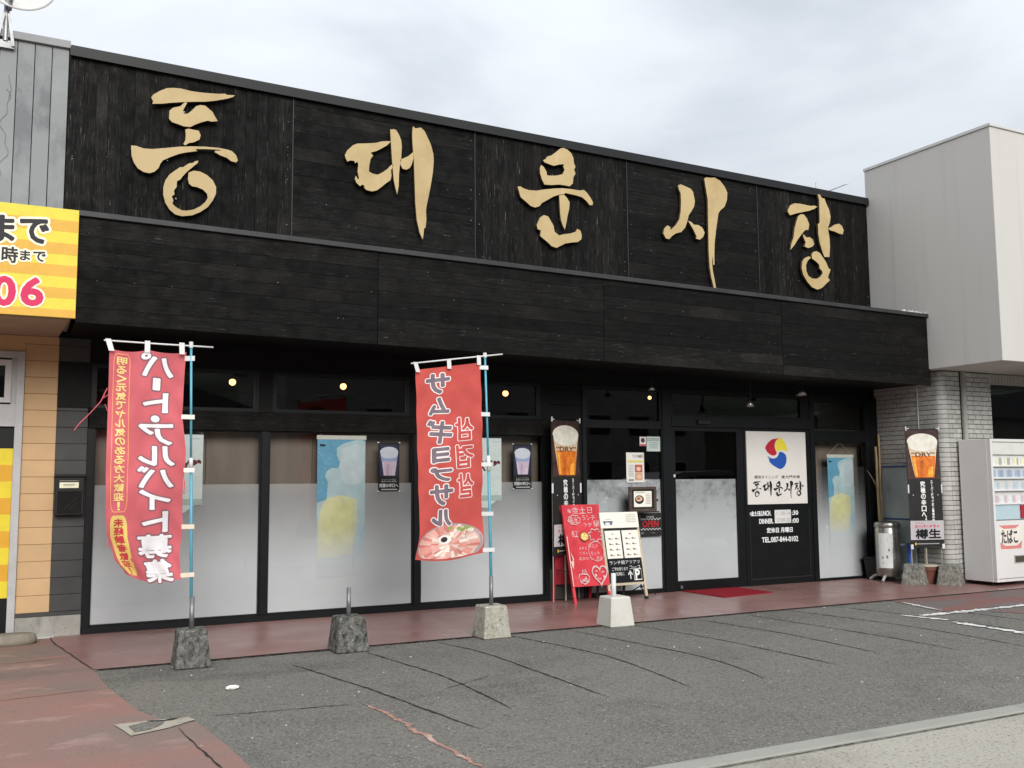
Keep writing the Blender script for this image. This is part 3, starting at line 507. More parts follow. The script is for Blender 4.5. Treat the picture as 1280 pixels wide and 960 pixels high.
# ------------------------------------------------------------------ surroundings behind the camera, seen only as reflections in the glass
hq = MB(); V = []; F = []; nx = 60
for j, (yy, hh) in enumerate(((-70, 0.0), (-95, 0.6), (-125, 1.0), (-170, 0.7))):
    for i in range(nx+1):
        x = -150+i*6; h = (20+9*noise.noise(Vector((x*0.012, 3, 1)))+4*noise.noise(Vector((x*0.05, yy*0.03, 4))))*hh
        V.append((x, yy, h-0.1))
for j in range(3):
    for i in range(nx): a = j*(nx+1)+i; F.append((a, a+1, a+nx+2, a+nx+1))
hq.add(V, F); hill = struct(hq.build('hill', mat('wooded_hill', (0.045, 0.06, 0.03), rough=0.95, var=0.5, scale=0.3), None, smooth='all'))
def far_house(name, label, x0, x1, y0, y1, h, wm, roofh, wins, rm):
    t = thing(name, label, 'building', ((x0+x1)/2, y1, 0))
    bx('wall', (x0, x1, y0, y1, 0, h), wm, t)
    r = MB(); xm = (x0+x1)/2
    r.add([(x0-.4, y0-.4, h), (x1+.4, y0-.4, h), (x1+.4, y1+.4, h), (x0-.4, y1+.4, h), (xm, y0-.4, h+roofh), (xm, y1+.4, h+roofh)], [(0, 1, 4), (2, 3, 5), (1, 2, 5, 4), (3, 0, 4, 5), (0, 3, 2, 1)]); r.build('roof', rm, t)
    for (u, v, w_, h_) in wins:
        w = bx('window', (u, u+w_, y1-.02, y1+.04, v, v+h_), m_alu, t); bx('pane', (u+.07, u+w_-.07, y1+.042, y1+.05, v+.07, v+h_-.07), m_frame, w)
m_house = mat('far_wall_cream', (0.34, 0.31, 0.26), rough=0.8, var=0.1, scale=0.5); m_roof = mat('far_roof_grey', (0.07, 0.07, 0.075), rough=0.7)
far_house('house', 'cream gabled house across the road, reflected in the leftmost shop window', -2, 10, -40, -30, 4.6, m_house, 2.2, [(0, 1.2, 2, 1.3), (5, 1.2, 2, 1.3)], m_roof)
far_house('apartment_block', 'pale block with rows of windows, reflected in the upper panes', 14, 42, -52, -40, 8.5, mat('far_wall_grey', (0.26, 0.255, 0.24), rough=0.8, var=0.1, scale=0.5), 0.5, [(15.5+i*2.9, 1.4+k*2.9, 1.7, 1.4) for i in range(9) for k in range(2)], m_roof)
far_house('warehouse', 'low dark warehouse across the road, reflected in the door glass', 46, 80, -48, -34, 5.5, mat('far_wall_brown', (0.13, 0.12, 0.11), rough=0.8, var=0.1, scale=0.5), 2.0, [(50+i*5, 1.2, 2.6, 1.6) for i in range(6)], m_roof)

def car():
    t = thing('parked_van', 'silver van parked by the road, reflected in the entrance glass', 'van', (14.6, -6.9, 0))
    body = mat('silver_car_paint', (0.42, 0.43, 0.44), rough=0.3, var=0.03, spec=0.5, metal=0.3)
    x0, y0, y1 = 12.4, -7.75, -6.05
    prof = [(0, .28), (.0, .75), (.12, .95), (.95, 1.08), (1.55, 1.62), (2.0, 1.76), (3.2, 1.80), (4.05, 1.70), (4.30, 1.05), (4.35, .28)]
    MB().slab([(x0+a, b) for a, b in prof], y1, y0).build('body', [body, body], t, smooth=False)
    for s, y in ((1, y1), (-1, y0)):
        for a in (.78, 3.55):
            w = MB().tube([(x0+a, y-.10*s, .32), (x0+a, y+.02*s, .32)], .32, 24); w = w.build('wheel', m_rubber, t); MB().tube([(x0+a, y+.021*s, .32), (x0+a, y+.03*s, .32)], .2, 18).build('rim', m_alu, w)
        for p_ in ([(1.30, 1.10), (1.68, 1.56), (2.30, 1.68), (2.30, 1.10)], [(2.38, 1.10), (2.38, 1.68), (3.30, 1.68), (3.30, 1.10)], [(3.38, 1.10), (3.38, 1.68), (3.92, 1.60), (4.12, 1.10)]):
            MB().poly([(x0+a, b) for a, b in p_], lambda a, b: (a, y+.004*s, b)).build('side_window', m_frame, t)
    MB().box(x0-.02, x0+.1, y0+.1, y0+.45, .68, .85).build('headlight', m_alu, t); MB().box(x0-.02, x0+.1, y1-.45, y1-.1, .68, .85).build('headlight', m_alu, t)
car()

# ------------------------------------------------------------------ the restaurant building
SC = -0.01374            # the fascia and canopy run slightly out of level
shop = thing('restaurant_building', 'black charred timber restaurant front with deep canopy and frosted shop windows', 'building', (7.5, 0, 0))
zu = 6.363; UY = -0.222; CY = -1.286
# upper fascia
bx('fascia_backing', (1.55, 13.52, UY+0.024, 3.5, 4.0, 6.28), m_black, shop, sh=SC)
fas = bx('fascia_cap', (1.555, 13.525, UY-0.045, 3.4, 6.262, zu), m_capdark, shop, sh=SC)
bx('cap_lip', (1.55, 13.52, UY-0.053, UY-0.0455, 6.245, 6.32), m_capdark, fas, sh=SC)
secs = [(1.55, 4.0, 'v'), (4.0, 6.4, 'h'), (6.4, 8.78, 'v'), (8.78, 11.17, 'h'), (11.17, 13.515, 'v')]
for a, b, k in secs:
    pan = bx('fascia_panel', (a+0.012, b-0.012, UY+0.012, UY+0.0235, 4.1, 6.26), m_black, shop, sh=SC)
    if k == 'v':
        x = a+0.006
        while x < b-0.03:
            w = min(random.uniform(0.10, 0.15), b-0.006-x); w = b-0.006-x if b-x-w < 0.05 else w
            bx('plank', (x+0.0008, x+w-0.0008, UY-random.uniform(0, 0.004), UY+0.0115, 4.1, 6.261), m_char_v, pan, 0.0015, sh=SC); x += w
    else:
        z = 4.1
        while z < 6.255:
            h = min(random.uniform(0.15, 0.19), 6.261-z); h = 6.261-z if 6.261-z-h < 0.06 else h
            bx('plank', (a+0.006, b-0.006, UY-random.uniform(0, 0.004), UY+0.0115, z+0.0008, z+h-0.0008), m_char_h, pan, 0.0015, sh=SC); z += h
rn = random.Random(21); q = MB()
for a, b, k in secs:
    for i in range(14):
        x = rn.choice((a+.06, b-.06, rn.uniform(a, b), rn.uniform(a, b))); z = rn.uniform(4.3, 6.15); r = rn.uniform(.004, .008)
        q.tube([(x, UY-.004, z+SC*x), (x, UY-.009, z+SC*x)], r, 6)
for i in range(48): x = rn.uniform(1.7, 13.4); z = rn.choice((3.3, 3.44, 3.6, 3.75, 3.9, 4.05))+rn.uniform(-.01, .01); q.tube([(x, CY-.004, z+SC*x), (x, CY-.009, z+SC*x)], rn.uniform(.003, .0065), 6)
tag(q.build('nail_heads', mat('nail_grey', (.13, .127, .124), rough=.6, var=.5, scale=3), shop), kind='stuff')
for x in (4.0, 6.4, 8.78, 11.17): bx('batten', (x-0.005, x+0.005, UY-0.012, UY+0.02, 4.1, 6.26), m_capgrey, shop, sh=SC)
# canopy
can = bx('canopy', (1.66, 13.52, CY+0.03, -0.18, 3.20, 4.215), m_black, shop, sh=SC)
bx('canopy_cap', (1.645, 13.525, CY-0.035, -0.17, 4.216, 4.271), m_capgrey, can, 0.004, sh=SC)
js = [1.645, 4.71, 7.68, 10.6, 13.545]
for i in range(4):
    z = 3.173; k = 0
    while z < 4.20:
        h = min(random.uniform(0.125, 0.165), 4.214-z); h = 4.214-z if 4.214-z-h < 0.06 else h
        bx('plank', (js[i]+0.003, js[i+1]-0.003-(0.03 if i == 3 and z > 3.35 else 0), CY-random.uniform(0, 0.004), CY+0.029, z+0.0008, z+h-0.0008), m_char_h, can, 0.0015, sh=SC); z += h; k += 1
q = MB()
for i in range(34):
    x = random.uniform(13.0, 13.5); r = random.uniform(0.008, 0.022); q.lathe((x, CY-random.uniform(-0.05, 0.02), 4.272+SC*x), [(r, 0), (r*random.uniform(.4, .9), r*1.5)], n=5, a0=random.random())
tag(q.build('plaster_crumbs', mat('plaster_crumb', (0.5, 0.49, 0.47), rough=0.9, var=0.5, scale=30), can), kind='stuff')
# header above the windows
bx('header_wall', (1.57, 13.75, -0.005, 0.12, 2.90, 3.3), m_black, shop)
bx('roof_slab', (1.55, 13.5, 0.0, 9.0, 3.31, 3.6), m_black, shop)
# window frames and panes
def frame(name, boxes, parent=shop, m=m_frame, bev=0.003):
    q = MB()
    for b in boxes: q.box(*b)
    return q.build(name, m, parent)
FY0, FY1 = -0.045, 0.055
def pane(x0, x1, z0, z1, parent, m=m_glass, y=0.0):
    q = MB(); q.flat = True; q.add([(x0, y, z0), (x1, y, z0), (x1, y, z1), (x0, y, z1)], [(0, 1, 2, 3)]); return q.build('pane', m, parent)
def film(x0, x1, z0, z1, parent, m, y=0.014):
    q = MB(); q.flat = True; q.add([(x0, y, z0), (x1, y, z0), (x1, y, z1), (x0, y, z1)], [(0, 1, 2, 3)]); return q.build('frosted_film', m, parent)
bx('bottom_rail', (1.88, 7.57, FY0, FY1, 0.0, 0.085), m_frame, shop, 0.004)
beam = bx('transom_beam', (1.88, 7.575, FY0-0.012, FY1, 2.195, 2.415), m_char_h, shop, 0.004)
bx('mullion', (1.875, 1.945, FY0+0.004, FY1, 0.0855, 2.194), m_frame, shop); bx('mullion', (7.50, 7.572, FY0+0.004, FY1, 0.0855, 2.194), m_frame, shop)
for x in (3.74, 5.635): bx('mullion', (x, x+0.088, FY0+0.004, FY1, 0.0855, 2.194), m_frame, shop, 0.004)
for a, b in ((1.946, 3.739), (3.829, 5.634), (5.724, 7.499)):
    w = frame('window', [(a, b, -0.02, 0.05, 0.086, 0.10), (a, b, -0.02, 0.05, 2.18, 2.194), (a, a+.015, -0.02, 0.05, 0.101, 2.179), (b-.015, b, -0.02, 0.05, 0.101, 2.179)])
    pane(a+.016, b-.016, 0.101, 2.179, w); film(a+.016, b-.016, 0.101, 1.58, w, m_film)
for a, b in ((1.90, 3.70), (3.86, 5.58), (5.74, 7.46)):
    w = frame('transom_window', [(a, b, -0.03, 0.05, 2.416, 2.456), (a, b, -0.03, 0.05, 2.855, 2.899), (a, a+.05, -0.03, 0.05, 2.457, 2.854), (b-.05, b, -0.03, 0.05, 2.457, 2.854)])
    pane(a+.051, b-.051, 2.457, 2.854, w)
    bx('glazing_bead', (b-.062, b-.0515, -0.028, 0.02, 2.46, 2.85), m_capgrey, w)
for a, b in ((1.57, 1.899), (3.701, 3.859), (5.581, 5.739), (7.461, 7.575)): bx('post', (a, b, -0.035, 0.05, 2.416, 2.899), m_black, shop)
# dark boarded pier between the third window and the door
z = 0.02
while z < 2.9:
    bx('pier_board', (7.577, 8.10, -0.03, 0.03, z+.0015, min(z+.2, 2.899)-.0015), m_black if z > 0.25 else m_dgrey, shop, 0.003); z += 0.2
# entrance: fixed pane, sliding door, black sign panel, side window
bx('entrance_post', (8.101, 8.15, FY0, FY1, 0, 2.899), m_frame, shop); bx('entrance_post', (9.44, 9.60, FY0, FY1, 0, 2.899), m_frame, shop, 0.005)
bx('entrance_post', (12.27, 12.35, FY0, FY1, 0, 2.899), m_frame, shop, 0.005); bx('entrance_post', (13.485, 13.748, FY0, FY1, 0, 2.899), m_frame, shop, 0.005)
w = frame('fixed_window', [(8.151, 9.439, -.03, .05, 0.0, 0.07), (8.151, 9.439, -.03, .05, 2.32, 2.40), (8.151, 8.17, -.03, .05, .071, 2.319), (9.42, 9.439, -.03, .05, .071, 2.319)])
pane(8.171, 9.419, .071, 2.319, w); film(8.171, 9.419, .071, 1.60, w, m_film_scuff)
w = frame('transom_window', [(8.151, 9.439, -.03, .05, 2.401, 2.43), (8.151, 9.439, -.03, .05, 2.85, 2.899), (8.151, 8.18, -.03, .05, 2.431, 2.849), (9.40, 9.439, -.03, .05, 2.431, 2.849)])
pane(8.181, 9.399, 2.431, 2.849, w)
door = frame('sliding_door', [(9.601, 10.93, -.02, .06, 0.014, 0.15), (9.601, 10.93, -.02, .06, 2.30, 2.36), (9.601, 9.67, -.02, .06, .151, 2.299), (10.80, 10.93, -.02, .06, .151, 2.299)])
pane(9.671, 10.799, .151, 2.299, door, y=0.01); film(9.671, 10.799, .151, 1.60, door, m_film_scuff, y=.022)
hb = MB().lathe((9.64, -0.03, 1.65), [(0.015, -0.02), (0.015, 0.02)], n=10); hb.build('door_knob', m_pole_white, door)
hb = MB().lathe((9.72, -0.03, 0.07), [(0.02, -0.02), (0.02, 0.02)], n=10); hb.build('lock', m_steel, door)
hd = bx('door_header', (9.601, 12.269, -.05, .06, 2.361, 2.52), m_frame, shop, .004); bx('door_sensor', (10.05, 10.28, -.09, -.051, 2.40, 2.46), m_rubber, hd, .006)
w = frame('transom_window', [(9.601, 12.269, -.03, .05, 2.521, 2.54), (9.601, 12.269, -.03, .05, 2.83, 2.899), (9.601, 9.63, -.03, .05, 2.541, 2.829), (12.09, 12.269, -.03, .05, 2.541, 2.829)])
pane(9.631, 12.089, 2.541, 2.829, w)
pan = bx('sign_panel', (10.931, 12.269, -.03, .06, 0.0, 2.36), m_frame, shop, .004)
frame('panel_moulding', [(11.0, 12.19, -.036, -.0305, .10, .115), (11.0, 11.012, -.036, -.0305, .116, 1.15), (12.178, 12.19, -.036, -.0305, .116, 1.15)], pan, m_rubber)
w = frame('side_window', [(12.351, 13.484, -.03, .05, 0.0, .05), (12.351, 13.484, -.03, .05, 2.17, 2.34), (12.351, 12.37, -.03, .05, .051, 2.169), (13.46, 13.484, -.03, .05, .051, 2.169)])
pane(12.371, 13.459, .051, 2.169, w); film(12.371, 13.459, .051, 1.78, w, m_film_fade)
w = frame('transom_window', [(12.351, 13.484, -.03, .05, 2.341, 2.36), (12.351, 13.484, -.03, .05, 2.80, 2.899), (12.351, 12.37, -.03, .05, 2.361, 2.799), (13.44, 13.484, -.03, .05, 2.361, 2.799)])
pane(12.371, 13.439, 2.361, 2.799, w)
# the room behind the glass
room = thing('dining_room', 'dim brown dining room seen through the shop windows', 'room', (7.5, 2, 0))
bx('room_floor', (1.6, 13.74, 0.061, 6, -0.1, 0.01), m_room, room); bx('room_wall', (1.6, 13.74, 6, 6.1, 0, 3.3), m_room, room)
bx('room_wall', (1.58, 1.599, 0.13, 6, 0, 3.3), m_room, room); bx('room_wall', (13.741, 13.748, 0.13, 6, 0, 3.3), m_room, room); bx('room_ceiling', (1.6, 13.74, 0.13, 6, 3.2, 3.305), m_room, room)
for (a, b) in ((1.98, 3.70), (3.85, 5.60), (5.74, 7.46), (12.40, 13.44)):
    n = max(2, round((b-a)/.58)); w_ = (b-a+.16)/n
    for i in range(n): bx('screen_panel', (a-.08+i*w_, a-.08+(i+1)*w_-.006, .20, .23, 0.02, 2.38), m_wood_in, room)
m_bulb = mat('warm_bulb', (1.0, 0.55, 0.20), emit=1.7, var=0.0)
for i, (x, z, lab) in enumerate(((3.69, 2.91, 'glowing pendant bulb behind the leftmost upper pane'), (5.19, 2.91, 'glowing pendant bulb behind the second upper pane'), (7.70, 2.90, 'glowing pendant bulb behind the third upper pane, beside the coral banner'), (10.32, 2.92, 'small glowing bulb behind the upper pane over the fixed door glass'))):
    t = thing('pendant_lamp', lab, 'lamp', (x, 1.5, 3.2), 'pendant bulbs in the dining room')
    r = .045 if i < 3 else .03
    MB().lathe((x, 1.5, z), [(r*math.cos(a), r*math.sin(a)) for a in [math.radians(d) for d in (-80, -50, -20, 10, 40, 70)]], n=14).build('bulb', m_bulb, t, smooth=True)
    MB().tube([(x, 1.5, z+.04), (x, 1.5, 3.2)], .006, 6).build('cord', m_rubber, t); MB().lathe((x, 1.5, z+.035), [(.022, 0), (.02, .05)], n=10).build('socket', m_rubber, t)
# spot lights below the canopy
for x, z, s, lab in ((11.62, 2.86, 1, 'silver cone spotlight under the canopy above the white sign'), (10.62, 2.66, .8, 'small silver spotlight above the sliding door'), (8.9, 2.83, .6, 'small silver spotlight above the fixed door glass')):
    t = thing('spotlight', lab, 'spotlight', (x, -.55, 3.05), 'spotlights under the canopy')
    MB().tube([(x, -.55, z+.04), (x+.02, -.55, z+.16), (x+.02, -.55, 3.06)], .012*s, 8).build('arm', m_rubber, t)
    sh = MB().lathe((x, -.55, z), [(.02*s, .07*s), (.05*s, .05*s), (.085*s, -.03*s)], n=18); sh.build('shade', m_stainless, t, smooth=True)

# ------------------------------------------------------------------ gold brush letters
names = ['first tan brushstroke syllable, at the left end of the black fascia', 'second tan brushstroke syllable from the left, with two tall uprights', 'third tan brushstroke syllable, in the middle of the black fascia', 'fourth tan brushstroke syllable from the left, with one long thin tail', 'last tan brushstroke syllable, nearest the white building']
for ch, lab in zip(LETTERS, names):
    xs = [p[0] for s in ch for p in s]
    t = thing('sign_letter', lab, 'sign letter', (sum(xs)/len(xs), -0.29, min(p[1] for s in ch for p in s)), 'brush letters across the fascia')
    for s in ch:
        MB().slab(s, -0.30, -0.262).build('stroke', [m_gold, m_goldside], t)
    q = MB()
    for s in ch:
        for k in (len(s)//4, 3*len(s)//4):
            cx = sum(p[0] for p in s)/len(s); cz = sum(p[1] for p in s)/len(s)
            x, z = s[k][0]*.8+cx*.2, s[k][1]*.8+cz*.2; q.tube([(x, -.2619, z), (x, -.215, z)], .008, 6)
    q.build('mounting_pins', m_steel, t)

# ------------------------------------------------------------------ left neighbour: beige and grey siding, yellow sign
nb = thing('neighbouring_shop', 'beige sided shop front at the left with grey metal upper wall', 'building', (0.2, 0, 0))
z = 0.265; i = 0
while z < 3.16:
    h = min(.176, 3.168-z)
    bx('siding_board', (1.245, 1.565, -.018, .03, z+.0015, z+h-.0015), m_beige, nb, .003); bx('siding_board', (1.5665, 1.874, -.018, .03, z+.0015, z+h-.0015), m_dgrey, nb, .003); z += h
bx('siding_board', (-1.2, 1.2435, -.018, .03, 2.995, 3.1655), m_beige, nb, .003); bx('siding_backing', (-1.2, 1.244, .0305, .10, 2.92, 3.30), m_black, nb); bx('siding_backing', (1.245, 1.874, .0305, .10, 0.2, 3.30), m_black, nb)
bx('drip_trim', (1.245, 1.874, -.035, .03, .225, .264), m_dgrey, nb, .003); bx('plinth', (1.245, 1.872, -.03, .10, 0.0, .224), m_conc, nb, .004)
bx('pale_floor_strip', (1.30, 1.62, -.075, -.031, 0.0, .016), mat('strip_white', g(.5), rough=.6), nb)
# upper wall of grey sheets
zt = 6.30
x = 1.545
for i in range(16):
    bx('metal_sheet', (x-.163, x-.004, UY-.004, UY+.02, 3.3, zt), m_greysheet, nb, .002); x -= .167
bx('sheet_backing', (-1.2, 1.545, UY+.021, UY+.4, 3.3, zt), m_black, nb)
bx('roof_edge_trim', (-1.2, 1.552, UY-.04, UY+.3, zt+.001, zt+.085), mat('grey_trim', (.25, .255, .265), rough=.5, var=.15, scale=3), nb, .004)
bx('canopy_box', (-1.2, 1.62, -1.30, UY-.03, 3.20, 4.1), mat('canopy_side', (.2, .18, .16), rough=.7), nb)
# brown soffit: its right edge runs slightly askew where the black paint begins
q = MB(); q.add([(-1.2, -1.285, 3.168), (1.60, -1.285, 3.168), (1.548, .028, 3.168), (-1.2, .028, 3.168), (-1.2, -1.285, 3.199), (1.60, -1.285, 3.199), (1.548, .028, 3.199), (-1.2, .028, 3.199)], [(0, 1, 2, 3), (4, 7, 6, 5), (0, 4, 5, 1), (1, 5, 6, 2), (2, 6, 7, 3), (3, 7, 4, 0)]); q.build('soffit', m_soffit, nb)
# shop front frame with panes and the striped vinyl
fr = frame('shop_window', [(1.17, 1.243, -.05, .06, 0.0, 2.99), (-1.2, 1.169, -.045, .06, 2.92, 2.99), (-1.2, 1.169, -.04, .06, 2.20, 2.43)], nb, m_alu)
frame('inner_sash', [(1.06, 1.12, -.03, .03, 2.45, 2.90), (-1.2, 1.059, -.03, .03, 2.45, 2.50), (-1.2, 1.059, -.03, .03, 2.84, 2.90)], fr, m_whitetrim)
frame('jamb_channel', [(1.121, 1.169, -.01, .03, 2.431, 2.919)], fr, m_alu)
q = MB(); q.flat = True; q.add([(-1.2, .0, 2.5), (1.06, .0, 2.5), (1.06, .0, 2.84), (-1.2, .0, 2.84)], [(0, 1, 2, 3)]); q.build('pane', m_glass_dark, fr)
bx('dark_panel', (-1.2, 1.169, .0, .03, 0.02, 2.199), m_frame, fr)
vin = Print(onface(0, 0.0), fr)
for k in range(9):
    vin.shape('vinyl_stripe', rect(-1.2, 1.97-.171*(k+1), 1.168, 1.97-.171*k), P((220, 200, 58)) if k % 2 == 0 else P((212, 160, 52)), .003)
vin.put('vinyl_mark', (ell(1.0, .98, .035, .05), [tuple(range(20))]), P((40, 36, 32)), .0045)
bx('back_wall', (-1.2, 1.5, .6, .7, 0, 3.2), m_room, nb)
# yellow sign
ys = thing('yellow_sign', 'yellow and orange striped shop sign with black lettering and magenta digits', 'sign', (0.3, -1.33, 3.18))
bx('sign_box', (-1.2, 1.648, -1.335, -1.301, 3.178, 4.238), P((222, 206, 78)), ys, .003)
pr = Print(onface(0, -1.335), ys)
zs = [4.236, 4.07, 3.96, 3.80, 3.70, 3.545, 3.45, 3.30, 3.178]
for k, (a, b) in enumerate(((4.125, 4.015), (3.90, 3.79), (3.685, 3.575), (3.465, 3.365), (3.255, 3.18))):
    pr.shape('orange_stripe', rect(-1.2, b, 1.647, a), P((218, 172, 76)), .0012)
X = lambda px: .975+px*.00690
Zy = lambda px, py: 4.236-(py-252-.121*px)*.00772
YN = [0]
def ytext(s, x0, y0, x1, y1, m, o_in, o_out, glow):
    b = (X(x0), Zy((x0+x1)/2, y1), X(x1), Zy((x0+x1)/2, y0))
    w_ = fit(s, *b); YN[0] += 1; pr.put('lettering_halo', halo(w_, o_out, o_out, 16), glow, .0025+.0002*YN[0]); pr.put('lettering', [w_]+halo(w_, o_in, o_in, 10), m, .0052+.0002*YN[0])
cream = P((244, 238, 214)); ink = P((44, 44, 50)); mag = P((206, 52, 96))
ytext('で', 25, 274, 59, 303, ink, .010, .032, cream); ytext('ま', -13, 269, 17, 300, ink, .010, .032, cream)
ytext('時', 4, 308, 23, 327, ink, .004, .022, cream); ytext('1', -5, 307, 0, 325, ink, .006, .022, cream); ytext('ま', 26, 313, 38, 325, ink, .003, .020, cream); ytext('で', 42, 315, 57, 327, ink, .003, .020, cream)
ytext('6', 30, 348, 55, 381, mag, .013, .030, cream); ytext('0', -4, 345, 21, 379, mag, .013, .030, cream)
# dish and dead vine
t = thing('satellite_dish', 'white satellite dish on a grey bracket on the left roof edge', 'satellite dish', (.93, -.25, 6.3))
dc = Vector((.99, -.05, 6.95)); ax = Vector((.12, -.95, .22)).normalized(); a_ = ax.cross(Vector((0, 0, 1))).normalized(); b_ = ax.cross(a_)
q = MB(); V = []; F = []; n = 40
for j in range(7):
    r = .38*j/6 if j else 0.01
    V += [tuple(dc+r*math.cos(2*math.pi*k/n)*a_+r*math.sin(2*math.pi*k/n)*b_+ax*(.22*r*r/.14-.06)) for k in range(n)]
for j in range(6): F += [(j*n+k, j*n+(k+1) % n, (j+1)*n+(k+1) % n, (j+1)*n+k) for k in range(n)]
q.flat = True; q.add(V, F); o = q.build('reflector', mat('dish_white', (.66, .66, .63), rough=.5, var=.05), t, smooth='all')
md = o.modifiers.new('thick', 'SOLIDIFY'); md.thickness = .012
MB().tube([tuple(dc+.385*math.cos(2*math.pi*k/48)*a_+.385*math.sin(2*math.pi*k/48)*b_+ax*.17) for k in range(49)], .007, 6).build('rim', m_alu, t)
MB().tube([(.95, -.22, 6.62), (.97, -.38, 6.72), (1.0, -.55, 6.95), (1.0, -.56, 7.2)], .022, 8).build('feed_arm', m_galv, t)
MB().tube([(.925, -.26, 6.25), (.925, -.2, 6.68), (.95, -.08, 6.95)], .028, 10).build('mast', m_galv, t)
q = MB(); q.bar((.84, -.275, 6.2), (.90, -.275, 6.55), .03); q.bar((1.0, -.275, 6.2), (.95, -.275, 6.55), .03); q.box(.82, 1.01, -.27, -.23, 6.18, 6.26); q.build('bracket', m_galv, t)
q = MB(); VY = UY-.012
for pts in ([(.955+.035*math.sin(k*.55)+.02*math.sin(k*1.3), 5.75-k*.045) for k in range(22)], [(.97, 5.9), (1.0, 5.75), (.98, 5.65)]):
    q.tube([(a, VY, b) for a, b in pts], .0016, 5)
tag(q.build('dead_vine', mat('dead_vine', (.09, .085, .08), rough=.9)), 'thin dead vine stems clinging to the grey metal wall', 'vine')
t = thing('mailbox', 'black wall mailbox with a cream name label on grey siding', 'mailbox', (1.71, -.05, 1.27))
MB().box(1.575, 1.855, -.115, -.019, 1.27, 1.67).build('body', m_rubber, t, .008); MB().box(1.565, 1.865, -.13, -.019, 1.672, 1.70).build('lid', m_rubber, t, .006)
bx('front_panel', (1.60, 1.83, -.122, -.1155, 1.29, 1.52), m_black, t, .004)
q = MB()
for k in range(4): q.bar((1.66+.05*k, -.124, 1.33), (1.80, -.124, 1.46-.045*k), .006, .006)
q.build('ridges', m_rubber, t)
bx('name_label', (1.615, 1.80, -.1215, -.1155, 1.555, 1.632), P((226, 222, 196)), t)
p2 = Print(onface(0, -.1216), t); p2.shapes('label_print', [rect(1.615, 1.615, 1.80, 1.63), rect(1.65, 1.59, 1.77, 1.594), rect(1.65, 1.578, 1.75, 1.581)], P((50, 48, 46)))
t = tag(MB().lathe((1.18, -.33, .0), [(.27, 0), (.275, .05), (.26, .095), (.24, .105)], n=36, sx=1.0, sy=.55).build('step_stone', m_stepstone, smooth=True), 'low round tan stone step below the beige siding', 'stone')

# ------------------------------------------------------------------ right neighbour: white overhang on tiled wall
wb = thing('white_building', 'white rendered overhang above a grey tiled wall at the right', 'building', (15, -1.3, 0))
bx('overhang', (13.519, 24, -2.525, -.20, 3.235, 6.64), m_whitewall, wb, .006)
bx('overhang_coping', (13.505, 24, -2.545, -.19, 6.641, 6.69), m_whitetrim, wb, .004)
bx('upper_backing', (13.53, 24, -.199, 6, 3.3, 6.2), m_whitewall, wb)
TX, TY, RR = 13.75, -1.30, .10
wall = MB(); wall.box(TX+.02, 14.86, TY+.02, .4, 0, 3.234); wall = wall.build('tiled_wall', m_grout, wb)
bx('tiled_wall_lower', (14.861, 24, TY+.02, .4, 0, 1.0), m_grout, wb)
TH, TW, GP = .073, .165, .008
tiles = []
def tile_mesh(w, curved=False):
    q = MB()
    if not curved: q.box(0, w-GP, -.02, 0, 0, TH-GP)
    else:
        n = 6; V = []
        for z in (0, TH-GP):
            for r in (RR+.02, RR-.005):
                V += [(-r*math.cos(math.pi/2*k/n), -r*math.sin(math.pi/2*k/n), z) for k in range(n+1)]
        m = n+1; F = []
        for k in range(n): F += [(k, k+1, 2*m+k+1, 2*m+k), (k, m+k, m+k+1, k+1), (2*m+k, 2*m+k+1, 3*m+k+1, 3*m+k)]
        q.add(V, F)
    me_o = q.build('tile', m_tile, None, 0.0 if curved else .003); me = me_o.data; bpy.data.objects.remove(me_o); return me
me_full, me_half, me_cur = tile_mesh(TW), tile_mesh(TW/2), tile_mesh(0, True)
CUT = {}
def cut(w):
    k_ = round(w, 3)
    if k_ < .02: return None
    if k_ not in CUT: CUT[k_] = tile_mesh(k_)
    return CUT[k_]
rows = int(3.22/TH)
for j in range(rows):
    z = .012+j*TH
    tiles.append((me_cur, (TX+RR, TY+RR, z), 0, 0))
    y = TY+RR+GP; k = j % 2
    while y < -.02:
        me = me_half if k else me_full; w = TW/2 if k else TW
        if y+w > .02: me = me_half; w = TW/2
        tiles.append((me, (TX, y+w-GP, z), -math.pi/2, 1)); y += w; k = 0
    x = TX+RR+GP; k = (j+1) % 2
    while x < 14.83:
        me = me_half if k else me_full; w = TW/2 if k else TW
        if x < 14.13 < x+w: w = 14.135-x; me = cut(w)
        elif 14.12 < x < 14.17: x = 14.172; me = cut(TW/2 if j % 2 else TW*.8); w = TW/2 if j % 2 else TW*.8
        if x < 14.86 < x+w: w = 14.862-x; me = cut(w)
        if me is None: x += max(w, .01); continue
        tiles.append((me, (x, TY+.02-.02, z), 0, 2)); x += w; k = 0
def vis(p):   # what the vending machine and the banner hide is left to the joined rest
    me, (x, y, z), r, s = p
    d = (Vector((x, y, z))-CAM).length
    if s == 2 and (x > 13.98 and z < 2.1): d += 50
    if s == 1 and z < 1.75 and y > -.75: d += 30
    return d
tiles.sort(key=vis)
for me, loc, r, s in tiles[:300]:
    o = bpy.data.objects.new('tile', me); o.location = loc; o.rotation_euler = (0, 0, r); link(o, wall)
q = MB()
for me, loc, r, s in tiles[300:]:
    Mx = Matrix.Translation(loc) @ Matrix.Rotation(r, 4, 'Z'); q.add([tuple(Mx @ v.co) for v in me.vertices], [tuple(p.vertices) for p in me.polygons])
tag(q.build('remaining_tiles', m_tile, wall), kind='stuff')
MB().box(14.135, 14.165, TY-.012, TY+.02, 0, 3.234).build('dark_joint', m_rubber, wb)
MB().tube([(14.215, TY-.02, 0), (14.215, TY-.02, 3.234)], .042, 12).build('downpipe', mat('pipe_grey', (.33, .31, .295), rough=.5, var=.12, scale=5), wb)
